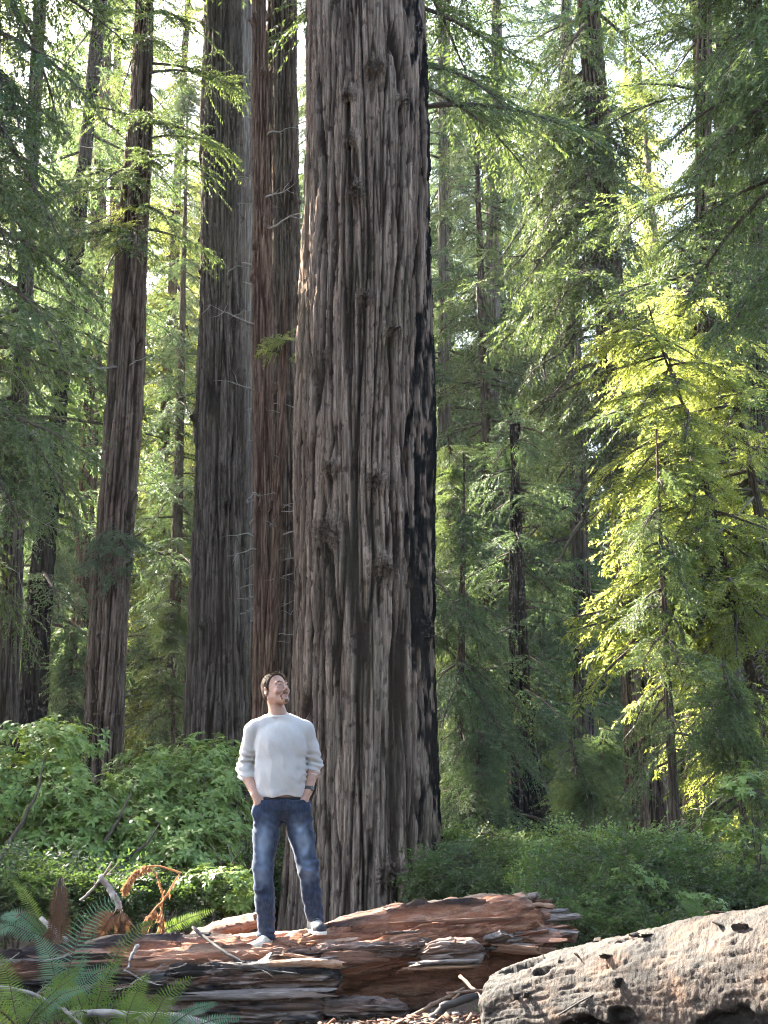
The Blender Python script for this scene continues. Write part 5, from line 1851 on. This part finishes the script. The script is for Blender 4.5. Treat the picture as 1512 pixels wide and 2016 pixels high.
    E.wrinkle(lambda p: .004 * pn(p[:, 0] * 70, p[:, 1] * 70, p[:, 2] * 25, 6) + .003 * pn(p[:, 0] * 150, p[:, 1] * 60, p[:, 2] * 60, 8), .02)
    v, q = E.surface(1)
    hair = link('hair', mesh_np('hair', v, q, mats=[M['hair']]), body)
    mb = MB()
    g = np.random.default_rng(3)
    for i in range(900):                                 # loose strands
        y, a = g.uniform(-.052, .09), g.normal(0, .55)
        c = np.array([.079 * math.sin(a), y, .036 + .086 * math.cos(a) * math.sqrt(max(.05, 1 - ((y - .024) / .102) ** 2))])
        n = np.array([math.sin(a) * .6 + g.normal(0, .4), -.45 + g.normal(0, .4), math.cos(a) * .8])
        n /= np.linalg.norm(n)
        d2 = np.array([g.normal(0, .5), -.5 + g.normal(0, .5), .1])
        l = g.uniform(.007, .017)
        p0 = H(c - n * .004)
        p1 = H(c + n * l * .6 + d2 * l * .25)
        p2 = H(c + n * l + d2 * l * .7)
        mb.tube(np.array([p0, p1, p2]), [.0011, .0009, .0004], 3, 0, False)
    link('strand', mb.mesh('strand', [M['hair']]), hair, kind='stuff')

    # ---------- shirt
    F = Field((-.37, -.22, .86), (.34, .22, 1.60), .0054)
    F.ell((-.004, -.006, 1.07), (.182, .122, .42), .02)
    F.ell((-.018, .004, 1.31), (.186, .120, .17), .04)
    F.cone((-.180, .012, 1.415), (.138, .030, 1.422), .060, .058, .04)
    F.cone((-.030, .012, 1.490), (-.17, .012, 1.428), .062, .054, .03)
    F.cone((-.030, .012, 1.490), (.12, .028, 1.434), .062, .052, .03)
    for sh, el, wr in ((SH_L, EL_L, WR_L), (SH_R, EL_R, WR_R)):
        sh, el, wr = np.array(sh), np.array(el), np.array(wr)
        e2 = el + (wr - el) * .22
        F.chain([sh, sh * .5 + el * .5, el, e2], [.064, .059, .055, .050], .018)
        F.cone(e2, e2 + (wr - el) * .06, .056, .052, .008)       # pushed up cuff
    # armpit and hem
    F.cut(lambda P: (.925 + .018 * np.sin(P[..., 0] * 9 + 1.2) + .012 * pn(P[..., 0] * 8, P[..., 1] * 8, 0, 4)) - P[..., 2])
    F.cut(lambda P: P[..., 2] - (1.516 + .30 * (P[..., 1] - .012) + .02 * np.abs(P[..., 0] + .031)))
    arm = lambda p: np.maximum(sstep(.17, .22, -p[:, 0]), sstep(.145, .185, p[:, 0]))

    def folds(p):
        x, y, z = p[:, 0], p[:, 1], p[:, 2]
        a = arm(p)
        cr = lambda v: np.maximum(0, .22 - np.abs(v)) ** 1.0
        crease = -.026 * cr(pn(x * 5 + z * 4, y * 5, z * 3 - x * 4, 41)) * sstep(.0, .25, pn(x * 5, y * 5, z * 5, 42) + .12)
        w = crease + .010 * pn(x * 7 + z * 3, y * 7, z * 4.5 + x * 2, 11) + .008 * (.3 - np.abs(pn(x * 11 + z * 5, y * 9, z * 5 - x * 3, 12))) + .004 * pn(x * 22 + z * 9, y * 18, z * 11, 17)
        bunch = (.0055 * np.sin(z * 130 + 9 * pn(x * 8, y * 8, z * 7, 13) + x * 45) + .012 * pn(x * 8, y * 8, z * 30 + x * 12, 15)) * sstep(1.32, 1.17, z) * a
        low = .014 * pn(x * 11, y * 10, z * 16, 14) * sstep(1.10, .97, z)
        side = .016 * pn(x * 9 + z * 7, y * 9, z * 10 - x * 8, 16) * sstep(.08, .16, np.abs(x + .01)) * (1 - a)
        return w + bunch * 1.25 + low + side
    F.wrinkle(folds, .03)
    V, Q = F.surface(1)
    sh_o = link('pullover', mesh_np('pullover', V, Q, mats=[M['shirt']]), body)
    sh_o['label'] = 'off white knit pullover with pushed up sleeves'
    C = Field((-.13, -.09, 1.46), (.07, .11, 1.58), .0034)
    an = np.linspace(0, 2 * math.pi, 33)
    col = np.stack([-.031 + .0665 * np.cos(an), .012 + .0640 * np.sin(an), 1.510 + .020 * np.sin(an)], 1)
    for i in range(32):
        C.cone(col[i], col[i + 1], .0085, .0085, .004)
        C.cone(col[i] + [0, 0, .008], col[i + 1] + [0, 0, .008], .0065, .0065, .004)
    v, q = C.surface(1)
    link('collar', mesh_np('collar', v, q, mats=[M['shirt']]), sh_o)
    # dark undershirt hem showing below
    F = Field((-.22, -.17, .87), (.22, .17, .95), .008)
    F.ell((.004, 0, .93), (.172, .117, .12), .02)
    F.cut(lambda P: np.maximum(.898 - P[..., 2], P[..., 2] - .935))
    V, Q = F.surface(0)
    link('undershirt', mesh_np('undershirt', V, Q, mats=[M['belt']]), body)

    # ---------- jeans
    F = Field((-.27, -.20, -.08), (.36, .20, .95), h)
    F.ell((.006, .004, .93), (.176, .122, .12), .04)
    F.ell((.008, .02, .86), (.180, .118, .10), .05)
    for hp, kn, an_, s in ((HIP_L, KN_L, AN_L, -1), (HIP_R, KN_R, AN_R, 1)):
        hp, kn, an_ = np.array(hp), np.array(kn), np.array(an_)
        F.chain([hp, hp * .5 + kn * .5, kn, kn * .5 + an_ * .5, an_ + [0, .012, .01]], [.104, .085, .0715, .0645, .0625], .03)
    for ha, wr in ((HA_L, WR_L), (HA_R, WR_R)):                 # hands fill the pockets
        ha = np.array(ha)
        F.ell(ha + [0, .012, -.028], (.060, .044, .075), .03)
    F.cut(lambda P: P[..., 2] - .918)
    F.cut(lambda P: np.where(P[..., 0] < .07, -.028 - P[..., 2] + .05 * (P[..., 1]), .085 - P[..., 2] + .05 * P[..., 1]))
    F.cone((.004, -.03, .775), (.004, -.25, .55), .012, .06, .02, sub=True)

    def jf(p):
        x, y, z = p[:, 0], p[:, 1], p[:, 2]
        w = -.05 * np.maximum(0, .20 - np.abs(pn(x * 5 + z * 5, y * 5, z * 9 - x * 6, 43))) * sstep(-.05, .25, pn(x * 4, y * 4, z * 5, 44)) + .007 * pn(x * 8, y * 8, z * 7 + x * 6, 21) + .007 * pn(x * 14 + z * 9, y * 14, z * 20, 22)
        knee = .010 * pn(x * 7 + z * 5, y * 7, z * 24 + x * 9, 23) * np.exp(-((z - .40) / .14) ** 2)
        crotch = .016 * pn(x * 9 + z * 16, y * 6, z * 22 - np.abs(x) * 16, 24) * np.exp(-((z - .78) / .11) ** 2)
        ank = (.004 * np.sin(z * 95 + 9 * pn(x * 8, y * 8, z * 8, 25) + x * 25) + .008 * pn(x * 8, y * 8, z * 22 + x * 14, 26)) * sstep(.28, .08, z - .05 * (x > .07))
        fly = -.004 * (np.abs(x - .006) < .004) * (z > .78) * (y < 0)
        return w + knee + crotch + ank + fly
    F.wrinkle(jf, .03)
    V, Q = F.surface(1)
    x, y, z = V.T
    fx = np.where(x < .04, x - np.interp(z, [.45, .885], [-.118, -.098]), x - np.interp(z, [.45, .885], [.196, .110]))
    fade = np.exp(-(fx / .042) ** 2) * (np.exp(-((z - .64) / .13) ** 2) * 1.15 + .6 * np.exp(-((z - .42) / .07) ** 2)) * sstep(.02, -.04, y)
    fade = np.clip(fade * (1 + .9 * pn(x * 18, y * 18, z * 18, 31)) + .25 * pn(x * 30, y * 30, z * 30, 32) * (z < .9), 0, 1)
    seam = ((np.abs(x - .006) < .006) & (z > .76) & (y < 0)).astype(float)
    for ha in (HA_L, HA_R):
        s = -1 if ha[0] < 0 else 1
        seam = np.maximum(seam, (np.abs(z - (.905 - 1.0 * np.abs(x - ha[0] + s * .03) * .35)) < .005) * (np.abs(x - ha[0]) < .06) * (y < -.04))
    je = link('jeans', mesh_np('jeans', V, Q, mats=[M['denim']], attrs={'fade': fade, 'seam': seam}), body)
    je['label'] = 'dark blue jeans faded over the thighs'

    # ---------- shoes
    for an_, toe, nm in ((AN_L, TOE_L, 'left'), (AN_R, TOE_R, 'right')):
        an_, toe = np.array(an_), np.array(toe)
        zs = toe[2] - .038
        d = toe - an_
        d[2] = 0
        d /= np.linalg.norm(d)
        heel = np.array([an_[0], an_[1], 0]) - d * .045
        heel[2] = zs + .042
        toe2 = toe.copy()
        toe2[2] = zs + .038
        E = Field(np.minimum(heel, toe2) - .11, np.maximum(heel, toe2) + .13, .0045)
        E.cone(heel, toe2, .039, .037, .02)
        E.cone(heel + [0, 0, .005], heel + d * .03 + [0, 0, .055], .040, .043, .03)
        E.cone(heel + d * .03 + [0, 0, .05], toe2 * .75 + heel * .25, .040, .030, .03)
        E.ell(toe2 - d * .03, (.047, .047, .036), .02)
        E.cut(lambda P: zs + .014 - P[..., 2])
        E.wrinkle(lambda p: .002 * pn(p[:, 0] * 60, p[:, 1] * 60, p[:, 2] * 60, 3), .02)
        V, Q = E.surface(1)
        cent = V[Q].mean(1)
        tpos = (cent - toe2) @ d
        dark = ((tpos > -.050 + .25 * (cent[:, 2] - zs)) | (tpos < -.085)) if nm == 'right' else np.zeros(len(cent), bool)
        sh = link('shoe', mesh_np('shoe', V, Q, mats=[M['shoe'], M['shoe_dark']], matidx=dark.astype(int)), body)
        sh['label'] = 'pale sneaker' if nm == 'left' else 'sneaker with dark toe'
        E = Field(np.minimum(heel, toe2) - .10, np.maximum(heel, toe2) + .10, .0045)
        h0, t0 = heel.copy(), toe2.copy()
        h0[2] = t0[2] = zs + .012
        E.cone(h0, t0 - d * .01, .043, .046, .01)
        E.cut(lambda P: np.maximum(zs - P[..., 2], P[..., 2] - zs - .026))
        V, Q = E.surface(1)
        link('sole', mesh_np('sole', V, Q, mats=[M['sole']]), sh)
        mb = MB()
        for k in range(4):
            c = heel + d * (.085 + .022 * k) + np.array([0, 0, .052 - .008 * k])
            sdv = np.array([-d[1], d[0], 0])
            u = np.linspace(-1, 1, 7)[:, None]
            mb.tube(c + sdv * .026 * u + np.array([0, 0, .012]) * (1 - u * u), .0032, 5)
        link('lace', mb.mesh('lace', [M['sole']]), sh)

    # ---------- watch on the wrist at the right of the picture
    wr, el = np.array(WR_R), np.array(EL_R)
    d = (el - wr) / np.linalg.norm(el - wr)
    E = Field(wr - .07, wr + .08, .003)
    E.cone(wr + d * .006, wr + d * .030, .0345, .0355, .004)
    E.cut(lambda P: np.abs((P - (wr + d * .018).astype(np.float32)) @ d.astype(np.float32)) - .012)
    V, Q = E.surface(1)
    wt = link('watch', mesh_np('watch', V, Q, mats=[M['watch']]), body)
    o = np.array([.72, -.62, .1])
    o -= d * (o @ d)
    o /= np.linalg.norm(o)
    s = np.cross(d, o)
    Fm = np.stack([o, s, d], 1)
    E = Field(wr - .08, wr + .09, .003)
    E.ell(wr + d * .018 + o * .034, (.008, .020, .020), .003, Fm)
    V, Q = E.surface(1)
    link('watch_face', mesh_np('watch_face', V, Q, mats=[M['watch_face']]), wt)
    return body


man = build_man()


# ------------------------------------------------------------------ haze in the air between the trees
def build_haze():
    lo, hi = (-170.0, -70.0, -3.0), (170.0, 230.0, 60.0)
    V = np.array([(x, y, z) for x in (lo[0], hi[0]) for y in (lo[1], hi[1]) for z in (lo[2], hi[2])])
    q = [(0, 1, 3, 2), (4, 6, 7, 5), (0, 4, 5, 1), (2, 3, 7, 6), (0, 2, 6, 4), (1, 5, 7, 3)]
    m = bpy.data.materials.new('haze')
    m.use_nodes = True
    nt = m.node_tree
    nt.nodes.remove(nt.nodes['Principled BSDF'])
    v = nt.nodes.new('ShaderNodeVolumePrincipled')
    v.inputs['Color'].default_value = (0.93, 0.96, 0.97, 1)
    v.inputs['Density'].default_value = HAZE
    v.inputs['Anisotropy'].default_value = 0.3
    nt.links.new(v.outputs[0], nt.nodes['Material Output'].inputs['Volume'])
    link('haze', mesh_np('haze', V, q, mats=[m], smooth=False), kind='stuff')


HAZE = 0.00045
build_haze()
